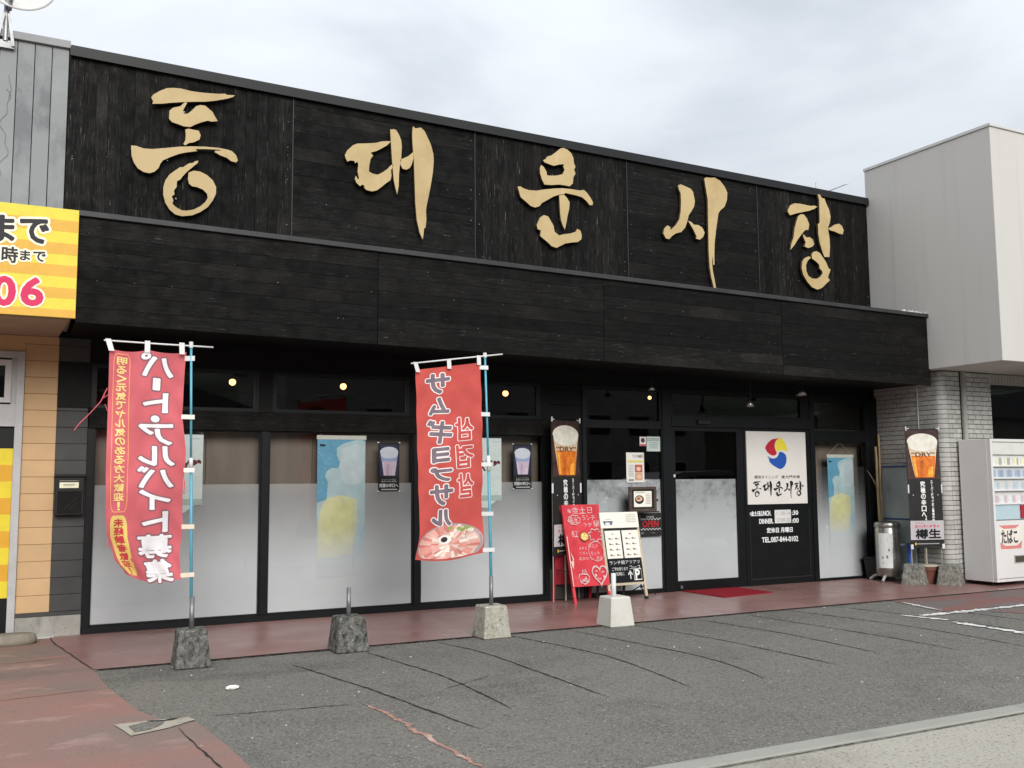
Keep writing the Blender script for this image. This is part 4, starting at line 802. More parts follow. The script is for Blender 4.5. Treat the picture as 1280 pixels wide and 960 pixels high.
MB().tube([(13.735, -.86, 0.3), (13.735, -.86, 3.1)], .014, 8).build('conduit', mat('conduit_grey', (.42, .41, .39), rough=.5), wb)
w = frame('dark_window', [(14.862, 24, TY+.0, TY+.05, 3.0, 3.05), (14.862, 14.885, TY, TY+.05, 1.0, 2.999)], wb, m_frame)
q = MB(); q.flat = True; q.add([(14.885, TY+.03, 1), (24, TY+.03, 1), (24, TY+.03, 2.999), (14.885, TY+.03, 2.999)], [(0, 1, 2, 3)]); q.build('pane', m_glass_dark, w)
bx('window_interior', (14.9, 24, TY+1.5, TY+1.6, .5, 3.1), m_room, w)
q = MB(); x = 14.865
while x < 17: q.box(x, x+.065, TY+.0, TY+.02, 3.055, 3.22); x += .073
q.build('soldier_course', m_tile, wb)
bx('lintel_backing', (14.862, 24, TY+.021, .4, 3.051, 3.234), m_grout, wb)
# roof antenna far behind the fascia
t = thing('roof_antenna', 'thin television antenna poking above the black fascia near its right end', 'antenna', (16.15, 3.5, 6.2))
MB().tube([(16.15, 3.5, 6.2), (16.15, 3.5, 7.87)], .012, 6).build('mast', m_galv, t); MB().tube([(16.15, 3.4, 7.58), (17.0, 3.5, 7.935)], .012, 6).build('boom', m_galv, t)
q = MB()
for k in range(6): f = k/5; c = Vector((16.3, 3.42, 7.64)).lerp(Vector((16.98, 3.5, 7.925)), f); q.tube([c+Vector((-.02, .1, 0)), c+Vector((.02, -.1, 0))], .005, 5)
q.build('elements', m_galv, t)

# ------------------------------------------------------------------ concrete flag bases
def base(name, label, cx, cy, wb_, wt, h, m, tube=True, tt=.6, jit=.0035, rz=0.0, seed=0, group='flag base blocks along the kerb', bev=.02):
    t = thing(name, label, 'flag base' if name == 'flag_base' else 'concrete block', (cx, cy, 0), group)
    bm = bmesh.new(); bmesh.ops.create_cube(bm, size=1); bmesh.ops.bevel(bm, geom=list(bm.edges), offset=.04, segments=1, affect='EDGES', profile=.5)
    bmesh.ops.subdivide_edges(bm, edges=bm.edges, cuts=4, use_grid_fill=True)
    ca, sa = math.cos(rz), math.sin(rz)
    for v in bm.verts:
        f = v.co.z+.5; w = wb_+(wt-wb_)*f; x, y = v.co.x*w, v.co.y*w
        d = jit*noise.noise(Vector((x*14+seed*3, y*14, f*5)))+jit*.6*noise.noise(Vector((x*40+seed, y*40, f*14)))
        n_ = Vector((x, y, 0)); n_ = n_.normalized() if n_.length > 1e-5 else n_
        x += n_.x*d; y += n_.y*d
        v.co = Vector((cx+x*ca-y*sa, cy+x*sa+y*ca, f*h+(d*.5 if f > .5 else 0)+.001))
    me = bpy.data.meshes.new('block'); bm.to_mesh(me); bm.free(); me.materials.append(m); link(bpy.data.objects.new('block', me), t)
    if tube:
        MB().tube([(cx, cy, h*.8), (cx, cy, tt)], .021, 14).build('steel_socket', m_steel, t, smooth=True)
    return t
base('flag_base', 'dark mossy concrete block holding the pink recruitment flag', 2.622, -2.40, .30, .235, .325, m_stone_dark, tt=.60, seed=1)
base('flag_base', 'dark mossy concrete block with an empty steel stub, between the two flags', 4.08, -2.31, .325, .25, .325, m_stone_dark, tt=.59, seed=2)
base('flag_base', 'pale stained concrete block holding the coral meat flag', 5.615, -2.27, .31, .245, .325, m_stone_pale, tt=.62, seed=3)
base('flag_base', 'clean white block with a white stub, in front of the easel menu', 7.15, -2.24, .315, .25, .32, m_stone_white, tube=False, jit=.0015, seed=4)
MB().tube([(7.135, -2.24, .25), (7.135, -2.24, .57)], .027, 14).build('white_socket', m_pole_white, [o for o in bpy.data.objects if o.name.startswith('flag_base')][-1], smooth=True)
base('concrete_block', 'grey concrete block under the left leg of the beer banner by the tiles', 13.26, -1.06, .34, .26, .31, m_stone_mid, tube=False, seed=5, rz=.5, group='blocks under the beer banner')
base('concrete_block', 'grey concrete block under the right leg of the beer banner by the tiles', 13.66, -1.36, .34, .26, .31, m_stone_mid, tube=False, seed=6, rz=.5, group='blocks under the beer banner')

# ------------------------------------------------------------------ flags (the print is seen from behind, so it reads mirrored)
def put_each(pr, name, L, m):
    l = .0012*(pr.n+1)
    for VF in L: pr.put(name, VF, m, l)
def lerp(a, b, t): return a+(b-a)*t
def pw(tab, v):
    for (v0, a), (v1, b) in zip(tab, tab[1:]):
        if v <= v1: t = (v-v0)/(v1-v0); return a+(b-a)*(t*t*(3-2*t)*.5+t*.5)
    return tab[-1][1]
def cloth(F, nu, nv, m, parent, name='cloth'):
    q = MB(); q.flat = True
    q.add([F(i/nu, j/nv, 0) for j in range(nv+1) for i in range(nu+1)], [(j*(nu+1)+i, (j+1)*(nu+1)+i, (j+1)*(nu+1)+i+1, j*(nu+1)+i+1) for j in range(nv) for i in range(nu)])
    return q.build(name, m, parent, smooth='all')
def Fwrap(F):   # print coordinates: a from the left as seen, b from the top, both 0..1
    def fn(a, b, l): return F(a, b, l)
    return fn
f1 = thing('banner_flag', 'tall faded pink recruitment flag with white mirrored lettering, left of the windows', 'flag', (2.62, -2.40, .33), 'nobori flags on blue poles')
L1 = [(0, 1.878), (.25, 1.882), (.5, 1.878), (.68, 1.885), (.8, 1.905), (.9, 1.975), (1, 2.075)]
R1 = [(0, 2.522), (.12, 2.505), (.28, 2.492), (.34, 2.505), (.45, 2.532), (.62, 2.520), (.78, 2.528), (.9, 2.505), (1, 2.525)]
def F1(u, v, l):
    x = lerp(pw(L1, v), pw(R1, v), u); z = lerp(2.768, 2.772, u)-.035*math.sin(math.pi*((u*2) % 1))*(1-v)**6*.6-v*2.01+.03*math.sin(math.pi*u)*v**8*-1.0
    if v > .9: z += (v-.9)*.6*(1-u)**3
    y = -2.405+.034*math.sin(v*7.0+u*2.2)*(.25+v)+.016*math.sin(u*8+v*9)+.010*math.sin(u*15-v*21)*(.3+.7*v)+.007*math.sin(v*47-u*19)*u*u+.006*math.sin(u*23+v*37)*(1-u)+.10*max(0, v-.72)/.28*(1-u)**2
    y += .02*math.sin((u-.15*v)*19)*v*v*.6
    return (x, y-l-.001, z)
c1 = cloth(F1, 26, 70, m_cloth_pink, f1)
p = Print(F1, c1, step=.045)
def mir(VF): V, F = VF; return [(-a, b) for a, b in V], F
def column(pr, name, chars, u, w, rows, m, off, mo=None, oo=None, mirror=True, l0=.0035):
    """characters down a column: rows = [(v0, v1)], mirrored left-right"""
    A = []; B = []
    for ch, (v0, v1, *ww) in zip(chars, rows):
        wd = (ww[0] if ww else w)*(.22 if ch == '！' else 1)
        def pl(o):
            o = 0 if ch == '|' else o
            V, F = fit(ch, -wd/2, -(v1-v0)/2, wd/2, (v1-v0)/2, off=o)
            return [(u+(-x if mirror else x), (v0+v1)/2-y) for x, y in V], F
        g_ = pl(0); A += [g_]+halo(g_, off, off*.32, 8)
        if mo: B += halo(g_, off+oo, (off+oo)*.32)
    if mo: pr.put(name+'_outline', B, mo, l0-.0015)
    return pr.put(name, A, m, l0)
def tv(y): return (y-437)/287.0
big = [('パ', 440, 469, .43), ('|', 472, 486, .085), ('ト', 491, 515, .33), ('・', 520, 527, .10), ('ア', 531, 556, .44), ('ル', 559, 582, .45), ('バ', 584, 609, .46), ('イ', 613, 636, .40), ('ト', 640, 664, .34), ('募', 668, 695, .50), ('集', 698, 724, .46)]
column(p, 'lettering', [b[0] for b in big], .63, .45, [(tv(b[1]), tv(b[2]), b[3]) for b in big], P((232, 230, 232)), .010, P((138, 96, 104)), .020)
def vrr(u0, v0, u1, v1, r): return [(a, b) for a, b in rrect(u0, v0, u1, v1, r, 6)]
yl = P((232, 204, 132)); org = P((232, 150, 110))
p.put('border_line', ring(vrr(.055, .012, .275, .705, .05), vrr(.066, .0165, .264, .700, .042)), org, .002)
s = '明るく元気でヤル気のある方大歓迎！'; n = len(s)
column(p, 'small_lettering', list(s), .165, .125, [(.03+i*.0395, .03+i*.0395+.033) for i in range(n)], yl, .004, l0=.004)
p.shape('yellow_patch', vrr(.045, .718, .265, .985, .05), P((222, 196, 112)), .002)
s = '未経験者歓迎！'; rd_ = P((196, 60, 70))
column(p, 'small_lettering', list(s), .155, .125, [(.732+i*.036, .732+i*.036+.031) for i in range(len(s))], rd_, .004, l0=.004)
m_loop = P((232, 226, 218)); m_loop2 = P((226, 208, 190))
MB().tube([(2.62, -2.40, .34), (2.598, -2.40, 1.2), (2.583, -2.40, 1.79)], .0135, 12).build('pole', m_pole_blue, f1, smooth=True)
MB().tube([(2.583, -2.40, 1.74), (2.558, -2.40, 2.85)], .0105, 12).build('upper_pole', m_pole_blue, f1, smooth=True)
MB().tube([(2.5835, -2.40, 1.73), (2.5812, -2.40, 1.82)], .018, 12).build('joint', m_pole_white, f1, smooth=True)
MB().tube([(2.558, -2.40, 2.81), (2.5575, -2.40, 2.865)], .018, 10).build('pole_cap', m_pole_white, f1)
MB().tube([(1.83, -2.41, 2.835), (2.3, -2.41, 2.828), (2.75, -2.41, 2.825)], .0075, 8).build('crossbar', m_pole_white, f1, smooth=True)
def strap(pts, w, parent, m, ax=(0, 0, 1)):
    q = MB(); ax = Vector(ax)
    for a, b in zip(pts, pts[1:]):
        a, b = Vector(a), Vector(b); d = (b-a); n_ = d.normalized().cross(ax).normalized()
        q.obox(a-ax*w/2-n_*.0015, d.normalized(), ax, n_, d.length, w, .003)
    return q.build('loop', m, parent)
for a, b in ((1.862, 1.893), (2.185, 2.185), (2.475, 2.478)): strap([(a, -2.42, 2.85), (b, -2.425, 2.745)], .045, f1, m_pole_white, (1, 0, 0))
for v, m in ((.028, m_pole_white), (.292, m_loop), (.527, m_loop), (.775, m_loop2), (.985, m_loop2)):
    a = Vector(F1(.985, v, .004)); z = a.z; strap([a, (2.59-(z-1.8)*.022+.018, -2.425, z+(.0 if v < .9 else .005))], .040 if v > .1 else .045, f1, m)
for pts, r in (([(1.87, -2.40, 2.42), (1.82, -2.42, 2.30), (1.74, -2.43, 2.20), (1.66, -2.43, 2.11), (1.62, -2.42, 2.05)], .0045), ([(1.885, -2.40, 2.37), (1.84, -2.41, 2.33), (1.85, -2.41, 2.36)], .003), ([(1.88, -2.4, 2.22), (1.855, -2.41, 2.28)], .003), ([(2.53, -2.41, 1.62), (2.525, -2.42, 1.50)], .005), ([(1.92, -2.41, 1.13), (1.905, -2.42, 1.06)], .004)):
    MB().tube(pts, r, 6).build('frayed_thread', m_cloth_pink, f1)

f2 = thing('banner_flag', 'tall coral red flag with grey mirrored lettering and a meat platter print', 'flag', (5.615, -2.27, .33), 'nobori flags on blue poles')
def F2(u, v, l):
    x = lerp(pw([(0, 4.770), (.5, 4.792), (.85, 4.806), (1, 4.775)], v), pw([(0, 5.490), (.3, 5.500), (.55, 5.515), (.85, 5.53), (1, 5.528)], v), u)
    z = lerp(2.725, 2.832, u)-v*lerp(1.895, 1.965, u)-.05*math.sin(math.pi*u*.9+.2)*v**10
    if v > .9: z += -.0*(v-.9)
    y = -2.285+.028*math.sin(v*5.2+u*2.5+1)*(.3+v)+.010*math.sin(u*13-v*17+1)*(.3+.7*v)+.007*math.sin(v*41-u*15)*u*u+.006*math.sin(u*21+v*33)*(1-u)+.010*math.sin(u*7-v*8)+.012*math.sin(v*23+u*3)*(v > .0)*(u**2)*.6
    y += .03*max(0, v-.8)/.2*math.sin(u*9+1)
    return (x, y-l-.001, z)
c2 = cloth(F2, 26, 70, m_cloth_red, f2)
p = Print(F2, c2, step=.045)
def tw(y): return (y-458)/240.0
col = [('サ', 467, 491, .34), ('ム', 498, 518, .30), ('ギ', 526, 555, .36), ('ョ', 562, 579, .24), ('プ', 587, 603, .30), ('サ', 609, 633, .33), ('ル', 640, 658, .28)]
m_wh = P((232, 226, 224)); m_gy = P((118, 104, 114))
column(p, 'lettering', [c[0] for c in col], .34, .36, [(tw(c[1]), tw(c[2]), c[3]) for c in col], m_gy, .016, m_wh, .016)
col = [('삼', 526, 554, .26), ('겹', 561, 589, .26), ('살', 597, 626, .26)]
column(p, 'side_lettering', [c[0] for c in col], .72, .3, [(tw(c[1]), tw(c[2]), c[3]) for c in col], m_cloth_red, .010, m_wh, .012)
# platter of sliced meat
def cl_(pts): return [(min(.988, max(.012, a)), min(.992, b)) for a, b in pts]
p.shape('platter', cl_(ell(.50, .935, .50, .105, 40)), P((168, 150, 150)), .002)
p.shape('platter_rim', cl_(ell(.48, .935, .46, .095, 40)), P((214, 182, 172)), .003)
rr_ = random.Random(3); cols = ((226, 164, 152), (236, 204, 192), (200, 124, 116), (240, 220, 208), (214, 146, 134)); mt = {k: [] for k in range(5)}
for ring_, (n_s, r0, r1) in enumerate(((30, .62, 1.0), (22, .34, .66), (9, .05, .36))):
    for i in range(n_s):
        a = 2*math.pi*i/n_s+rr_.uniform(-.10, .10)+ring_*.1; da = 2.4/n_s*rr_.uniform(.8, 1.25); sk = rr_.uniform(-.12, .12)
        q0, q1 = r0*rr_.uniform(.92, 1.05), r1*rr_.uniform(.9, 1.04)
        pts = [(q0, a-da), (q1*.97, a-da+sk), (q1, a+sk), (q1*.96, a+da+sk), (q0, a+da)]
        mt[rr_.randrange(5)].append(cl_([(.48+.47*r_*math.cos(t_), .93-.094*r_*math.sin(t_)) for r_, t_ in pts]))
for k, c in enumerate(cols): p.shapes('meat_slices', mt[k], P(c), .004+k*.0004)['kind'] = 'stuff'
p.shape('dipping_bowl', ell(.40, .905, .10, .022, 18), P((236, 230, 224)), .0066); p.shape('dip', ell(.39, .905, .05, .013, 14), P((62, 50, 54)), .0072)
p.shapes('garnish', [ell(.62+.06*k, .858+.008*(k % 2), .045, .010, 9) for k in range(4)]+[ell(.47, .852, .04, .010, 9)], P((150, 164, 96)), .0066)
p.shapes('garnish_white', [ell(.80, .872, .05, .010, 9), ell(.56, .866, .03, .008, 9), ell(.70, .90, .03, .008, 9)], P((226, 222, 206)), .0068)
MB().tube([(5.618, -2.27, .34), (5.602, -2.275, 1.2), (5.585, -2.28, 1.80)], .0155, 12).build('pole', m_pole_blue, f2, smooth=True)
MB().tube([(5.588, -2.28, 1.70), (5.548, -2.285, 2.92)], .0115, 12).build('upper_pole', m_pole_blue, f2, smooth=True)
MB().tube([(5.5885, -2.28, 1.70), (5.583, -2.28, 1.86)], .02, 12).build('joint', m_pole_white, f2, smooth=True)
MB().tube([(5.549, -2.285, 2.89), (5.5475, -2.285, 2.94)], .02, 10).build('pole_cap', m_pole_white, f2)
MB().tube([(4.715, -2.295, 2.785), (5.24, -2.295, 2.862), (5.75, -2.295, 2.935)], .008, 8).build('crossbar', m_pole_white, f2, smooth=True)
for a, b, z in ((4.755, 4.785, 2.80), (5.125, 5.13, 2.85), (5.465, 5.468, 2.905)): strap([(a, -2.31, z), (b, -2.31, z-.10)], .045, f2, m_pole_white, (1, 0, 0))
for v in (.025, .275, .54, .80, .985):
    a = Vector(F2(.985, v, .004)); z = a.z; strap([a, (5.585-(z-1.8)*.034+.022, -2.31, z)], .042, f2, m_pole_white)

# ------------------------------------------------------------------ pictures of beer used on banners and posters
def beer_mats(kind):
    if kind == 'amber': return mat('bar_background', srgb(60, 38, 34), var=.5, scale=9), mat('foam_white', srgb(228, 226, 214), alt=srgb(202, 198, 184), scale=8), mat('foam_tan', srgb(214, 202, 182), alt=srgb(206, 170, 128), scale=7), mat('beer_amber', srgb(222, 130, 40), var=.3, scale=14, alt=srgb(196, 96, 24)), mat('beer_gold', srgb(240, 186, 70), var=.3, scale=20, alt=srgb(226, 140, 40)), mat('beer_brown', srgb(190, 92, 24), var=.3, scale=14)
    return P((58, 58, 86)), P((232, 238, 250)), P((176, 192, 232)), P((232, 208, 226)), P((240, 228, 244)), P((206, 186, 214))
def beer(pr, a0, b0, a1, b1, kind):
    """glass of beer in the box, b0 bottom, b1 top"""
    bgm, foam, foam2, beer_, hi, lo = beer_mats(kind); w, h = a1-a0, b1-b0
    X_ = lambda t: a0+w*t; Y_ = lambda t: b0+h*t
    pr.shape('photo_background', rect(a0, b0, a1, b1), bgm)
    pr.shape('glass', [(X_(.22), Y_(.03)), (X_(.82), Y_(.03)), (X_(.97), Y_(.72)), (X_(.05), Y_(.72))], foam2)
    pr.shape('beer', [(X_(.22), Y_(.03)), (X_(.82), Y_(.03)), (X_(.90), Y_(.47)), (X_(.14), Y_(.47))], beer_)
    pr.shapes('beer_highlight', [[(X_(.62), Y_(.04)), (X_(.78), Y_(.04)), (X_(.80), Y_(.26)), (X_(.66), Y_(.22))], [(X_(.24), Y_(.05)), (X_(.31), Y_(.05)), (X_(.25), Y_(.44)), (X_(.17), Y_(.44))]], hi)
    pr.shapes('beer_shade', [[(X_(.38), Y_(.03)), (X_(.47), Y_(.03)), (X_(.52), Y_(.40)), (X_(.40), Y_(.36))]], lo)
    pts = [(X_(.05), Y_(.72))]+[(X_(.50+.48*math.cos(math.pi-math.pi*i/18)), Y_(.76+.17*math.sin(math.pi*i/18))) for i in range(19)]+[(X_(.97), Y_(.72)), (X_(.93), Y_(.60))]+[(X_(.50+.42*math.cos(math.pi*i/12)), Y_(.66-.10*math.sin(math.pi*i/12))) for i in range(13)]+[(X_(.07), Y_(.60))]
    pr.shape('foam', pts, foam)
def beer_banner(label, pl, pr_, ztop, legs, group='beer banners on thin stands'):
    pl, pr_ = Vector((*pl, 0)), Vector((*pr_, 0)); W = (pr_-pl).length; ax = (pr_-pl)/W; n_ = Vector((ax.y, -ax.x, 0)); H = 1.78
    t = thing('beer_banner', label, 'banner', tuple((pl+pr_)/2), group)
    def fn(a, b, l):
        c = pl+ax*(a*W)+n_*(l+.0045+.012*math.sin(b*5)); return (c.x, c.y, ztop-H+b*H)
    q = MB(); nv = 12
    V = []
    for side in (0, 1):
        for j in range(nv+1):
            for a in (0, 1):
                c = pl+ax*(a*W)+n_*(.0045*side+.012*math.sin(j/nv*5)-.0002); V.append((c.x, c.y, ztop-H+j/nv*H))
    F = []; o2 = 2*(nv+1)
    for j in range(nv): F += [(2*j, 2*j+1, 2*j+3, 2*j+2), (o2+2*j, o2+2*j+2, o2+2*j+3, o2+2*j+1), (2*j, 2*j+2, o2+2*j+2, o2+2*j), (2*j+1, o2+2*j+1, o2+2*j+3, 2*j+3)]
    q.add(V, F); bn = q.build('banner_sheet', m_rubber, t)
    p = Print(fn, bn, step=.12)
    beer(p, .02, .575, .98, .99, 'amber')
    p.put('dry_lettering', fit('“DRY”', .16, .765, .86, .80, off=.015), P((96, 52, 24)))
    wh = P((226, 226, 222))
    column_up(p, 'slogan', '究極の辛口へ。', .43, .135, .555, .052, wh, .0, (.006, .002))
    column_up(p, 'small_slogan', 'スーパードライ史上最高の味', .70, .066, .560, .0268, wh, .0, (.003, .001))
    p.shape('silver_band', rect(0.0, .065, 1.0, .225), P((178, 174, 178)))
    p.put('red_print', bold(fit('スーパードライ', .13, .165, .86, .19), .005, .0016)+[fit('アサヒ', .13, .197, .38, .212)], P((196, 60, 76)))
    p.put('draught_print', bold(fit('樽生', .15, .077, .89, .153), .012, .004), P((22, 22, 24)))
    p.put('footer_print', [stroke([(.18, .032), (.85, .032)], .008)], P((150, 150, 150))); p.put('footer_dot', (ell(.14, .032, .025, .012), [tuple(range(20))]), P((214, 178, 74)))
    p.shapes('eyelets', [ell(.12, .44, .014, .006, 8), ell(.86, .44, .014, .006, 8)], P((190, 190, 190)))
    for a in (0, 1):
        q = MB(); c = pl+ax*(W*a); q.bar((c.x, c.y-.012, ztop-.03), (c.x, c.y-.012, ztop+.035), .016, .012); c2_ = c+ax*(.05 if a == 0 else -.05); q.bar((c.x, c.y-.012, ztop+.002), (c2_.x, c2_.y-.012, ztop+.002), .012, .01)
        q.build('corner_clip', m_pole_white, t); MB().bar((c.x, c.y-.012, ztop-.84), (c.x, c.y-.012, ztop-.97), .022, .012).build('side_clip', m_pole_white, t)
        if legs: c = pl+ax*(W*(.03+.94*a)); MB().bar((c.x, c.y-.012, ztop-H-.02), (c.x, c.y-.012, ztop-H+.05), .05, .012).build('foot_clip', m_pole_white, t)
    q = MB()
    for a in (.05, .95):
        c = pl+ax*(W*a)-n_*.02; q.tube([(c.x, c.y, .02 if not legs else .25), (c.x, c.y, ztop+.02)], .007, 8)
    c = pl+ax*(W*.5)-n_*.03; q.tube([(c.x, c.y, .02 if not legs else .2), (c.x, c.y, ztop-.4)], .012, 8)
    q.build('stand', mat('stand_pole', (.33, .31, .24), rough=.5, var=.2, scale=4), t)
    return t
def bold(VF, ru, rv): return [VF]+halo(VF, ru, rv, 6)
def column_up(pr, name, s, u, w, top, pitch, m, off, b=(.003, .001)):
    A = []
    for i, ch in enumerate(s):
        v1 = top-i*pitch; h = pitch*.86; ww = w; vv0 = v1-h
        if ch in '。': ww, h = w*.3, h*.3; V, F = fit(ch, u+w*.2, v1-h, u+w*.5, v1, off=off)
        elif ch == 'ー': V, F = fit('|', u-w*.06, vv0, u+w*.06, v1, off=off)
        else: V, F = fit(ch, u-ww/2, vv0, u+ww/2, v1, off=off)
        A += bold((V, F), *b)
    return pr.put(name, A, m)
beer_banner('black beer banner behind the red chalkboard, on the dark pier', (7.46, -.31), (8.02, -.09), 2.40, False)
beer_banner('black beer banner on two blocks in front of the tiled wall', (13.16, -1.09), (13.70, -1.24), 2.335, True)

# ------------------------------------------------------------------ red chalk A-board
ab = thing('chalkboard', 'red folding chalkboard with chalk lettering and a drawn heart', 'sign board', (7.9, -.3, 0))
T0, T1 = Vector((7.60, -.30, 1.275)), Vector((8.175, -.30, 1.275)); B0, B1 = Vector((7.655, -.53, .012)), Vector((8.225, -.53, .012))
nf = (T1-T0).cross(B0-T0).normalized();  nf = -nf if nf.y > 0 else nf
def ABp(a, b, l):   # a 0..1 left to right, b 0 at the bottom of the panel .. 1 at the top
    t = 1-(.17+b*.83); c = T0.lerp(B0, t)*(1-a)+T1.lerp(B1, t)*a; return tuple(c+nf*(l+.001))
q = MB()
def quadslab(q, c4, d):
    V = [tuple(c) for c in c4]+[tuple(Vector(c)-d) for c in c4]; q.add(V, [(0, 1, 2, 3), (7, 6, 5, 4), (0, 4, 5, 1), (1, 5, 6, 2), (2, 6, 7, 3), (3, 7, 4, 0)])
quadslab(q, [ABp(0, 0, 0), ABp(1, 0, 0), ABp(1, 1, 0), ABp(0, 1, 0)], nf*.018); fp = q.build('front_panel', m_redboard, ab)
for a, nm in ((T0, B0), (T1, B1)):
    s_ = 1 if a is T0 else -1
    MB().bar(a.lerp(nm, 0.0)-nf*.024+Vector((.02*s_, 0, 0)), nm-nf*.024+Vector((.02*s_, 0, .0)), .036, .03).build('leg', m_redboard, ab)
Bk0, Bk1 = Vector((7.60, -.05, .012)), Vector((8.17, -.05, .012))
for a, b in ((T0, Bk0), (T1, Bk1)): MB().bar(a+Vector((0, .03, -.01)), b, .036, .03).build('leg', mat('dark_red_wood', srgb(150, 36, 52), rough=.6, var=.15), ab)
q = MB(); nb_ = Vector((0, .2, .05)).normalized()
quadslab(q, [T0.lerp(Bk0, .02)+Vector((0, .03, 0)), T1.lerp(Bk1, .02)+Vector((0, .03, 0)), T1.lerp(Bk1, .83)+Vector((0, .01, 0)), T0.lerp(Bk0, .83)+Vector((0, .01, 0))], Vector((0, .012, .003))); q.build('back_panel', mat('dark_red_wood', srgb(150, 36, 52)), ab)
MB().bar((7.62, -.46, .42), (7.61, -.12, .42), .01).build('stay', m_rubber, ab)
p = Print(ABp, fp)
def hand(s, a0, b0, a1, b1, off=.0): V, F = fit(s, a0, b0, a1, b1, off=off); return [(x+.006*math.sin(y*60+x*17), y+.004*math.sin(x*50)) for x, y in V], F
put_each(p, 'chalk_lettering', [hand('※金土日', .13, .885, .80, .97, .0), hand('限定', .14, .77, .40, .85), hand('ランチ', .50, .80, .85, .865, .0), hand('チゲ', .52, .715, .74, .775, .0), hand('鍋', .78, .715, .95, .80, .0), hand('紅', .17, .60, .34, .68, .0),
    hand('チヂミ', .30, .44, .52, .475), hand('ごはん', .30, .385, .53, .42), hand('おかわり', .28, .315, .62, .355), hand('牛スジ', .55, .455, .82, .51, .0), hand('セット', .60, .37, .84, .42), hand('激辛', .72, .31, .90, .36, .0)], m_chalk)
cl = [(.78+.17*(1+.16*math.sin(7*t))*math.cos(t), .615+.072*(1+.16*math.sin(7*t))*math.sin(t)) for t in [2*math.pi*i/56 for i in range(57)]]
c2l = [(.27+.16*(1+.10*math.sin(8*t))*math.cos(t), .81+.055*(1+.10*math.sin(8*t))*math.sin(t)) for t in [2*math.pi*i/56 for i in range(57)]]
bub = [(.74+.20*math.cos(t), .415+.12*math.sin(t)) for t in [2*math.pi*i/40 for i in range(41)]]
hrt = [(.755+.0130*16*math.sin(t)**3*.95, .135+.0082*(13*math.cos(t)-5*math.cos(2*t)-2*math.cos(3*t)-math.cos(4*t))) for t in [2*math.pi*i/50 for i in range(51)]]
p.put('chalk_drawing', [stroke(cl, .012), stroke(c2l, .010), stroke(bub, .009), stroke(hrt, .022), stroke([(.64, .165), (.66, .18), (.70, .17)], .012), stroke([(.80, .15), (.83, .165), (.87, .16)], .012), stroke([(.69, .095), (.72, .075), (.76, .078), (.78, .09)], .013),
    (ell(.64, .125, .03, .018, 12), [tuple(range(12))]), (ell(.86, .10, .03, .018, 12), [tuple(range(12))]), stroke([(.30, .16), (.31, .20)], .02), stroke([(.35, .15), (.37, .205), (.41, .15)], .015), stroke([(.18, .10), (.20, .14), (.30, .15), (.42, .14), (.47, .10)], .014), stroke([(.20, .09), (.22, .05), (.32, .025), (.42, .05), (.46, .09)], .014)]+[stroke([(.22+.02*k, .06+.012*(k % 3)), (.44-.015*k, .055+.016*k)], .008) for k in range(5)], m_chalk)
p.shape('noodle_bowl', ell(.48, .60, .125, .062, 26), P((120, 56, 40))); p.shape('noodles', ell(.48, .602, .105, .050, 22), P((208, 172, 96)))
p.shapes('toppings', [ell(.44, .62, .03, .014, 9), ell(.52, .61, .035, .012, 9), ell(.48, .578, .04, .013, 9), ell(.43, .59, .02, .012, 9)], P((232, 214, 150))); p.shapes('worn_edges', [[(.03, .30), (.12, .33), (.05, .42), (.10, .27), (.06, .21)], [(0, .0), (.02, .0), (.025, .6), (0, .62)]], P((232, 188, 178)))

# ------------------------------------------------------------------ easel menu
ea = thing('menu_easel', 'cream wooden easel holding white menu sheets and a small blackboard', 'easel', (8.5, -.4, 0))
ET0, ET1, EB0, EB1 = Vector((8.15, -.36, 1.165)), Vector((8.755, -.36, 1.165)), Vector((8.27, -.56, .012)), Vector((8.80, -.56, .012))
EB0 = Vector((8.20, -.52, .012)); EB1 = Vector((8.80, -.52, .012))
en = (ET1-ET0).cross(EB0-ET0).normalized(); en = -en if en.y > 0 else en
def Ep(a, b, l): t = 1-b; c = ET0.lerp(EB0, t)*(1-a)+ET1.lerp(EB1, t)*a; return tuple(c+en*(l+.001))
for a in (0.02, .98): MB().bar(Vector(Ep(a, .985, -.02)), Vector(Ep(a, .03, -.02)), .035, .028).build('leg', m_creamwood, ea); MB().bar(Vector(Ep(a, .035, -.02)), Vector(Ep(a, 0.0, -.02)), .042, .036).build('foot', m_rubber, ea)
for a in (.15, .85): MB().bar(Vector(Ep(a, .97, -.04)), (ET0.lerp(ET1, a).x, -.12, .012), .03, .02).build('back_leg', mat('dark_wood', (.05, .035, .025), rough=.6), ea)
MB().bar(Vector(Ep(0, .185, -.02)), Vector(Ep(1, .185, -.02)), .03, .03).build('rung', m_creamwood, ea)
def eboard(nm, a0, b0, a1, b1, m, l0=.0, d=.012):
    q = MB(); quadslab(q, [Ep(a0, b0, l0), Ep(a1, b0, l0), Ep(a1, b1, l0), Ep(a0, b1, l0)], en*d); return q.build(nm, m, ea)
paper = P((232, 230, 218))
eboard('backing_board', .06, .20, .94, .96, m_rubber, -.006, .01)
hd = eboard('header_card', -.01, .82, .99, 1.0, paper, .004); s1 = eboard('menu_sheet', .07, .475, .475, .79, paper, .002, .004); s2 = eboard('menu_sheet', .515, .475, .945, .79, paper, .002, .004)
bb = eboard('blackboard', .07, .21, .95, .465, m_frame, .002, .008)
p = Print(lambda a, b, l: Ep(a, b, l+.0045), hd); p.shape('food_picture', [(.09, .855), (.28, .855), (.32, .90), (.05, .90)], P((86, 98, 120))); p.shape('food_white', ell(.17, .87, .07, .015, 14), P((214, 218, 222)))
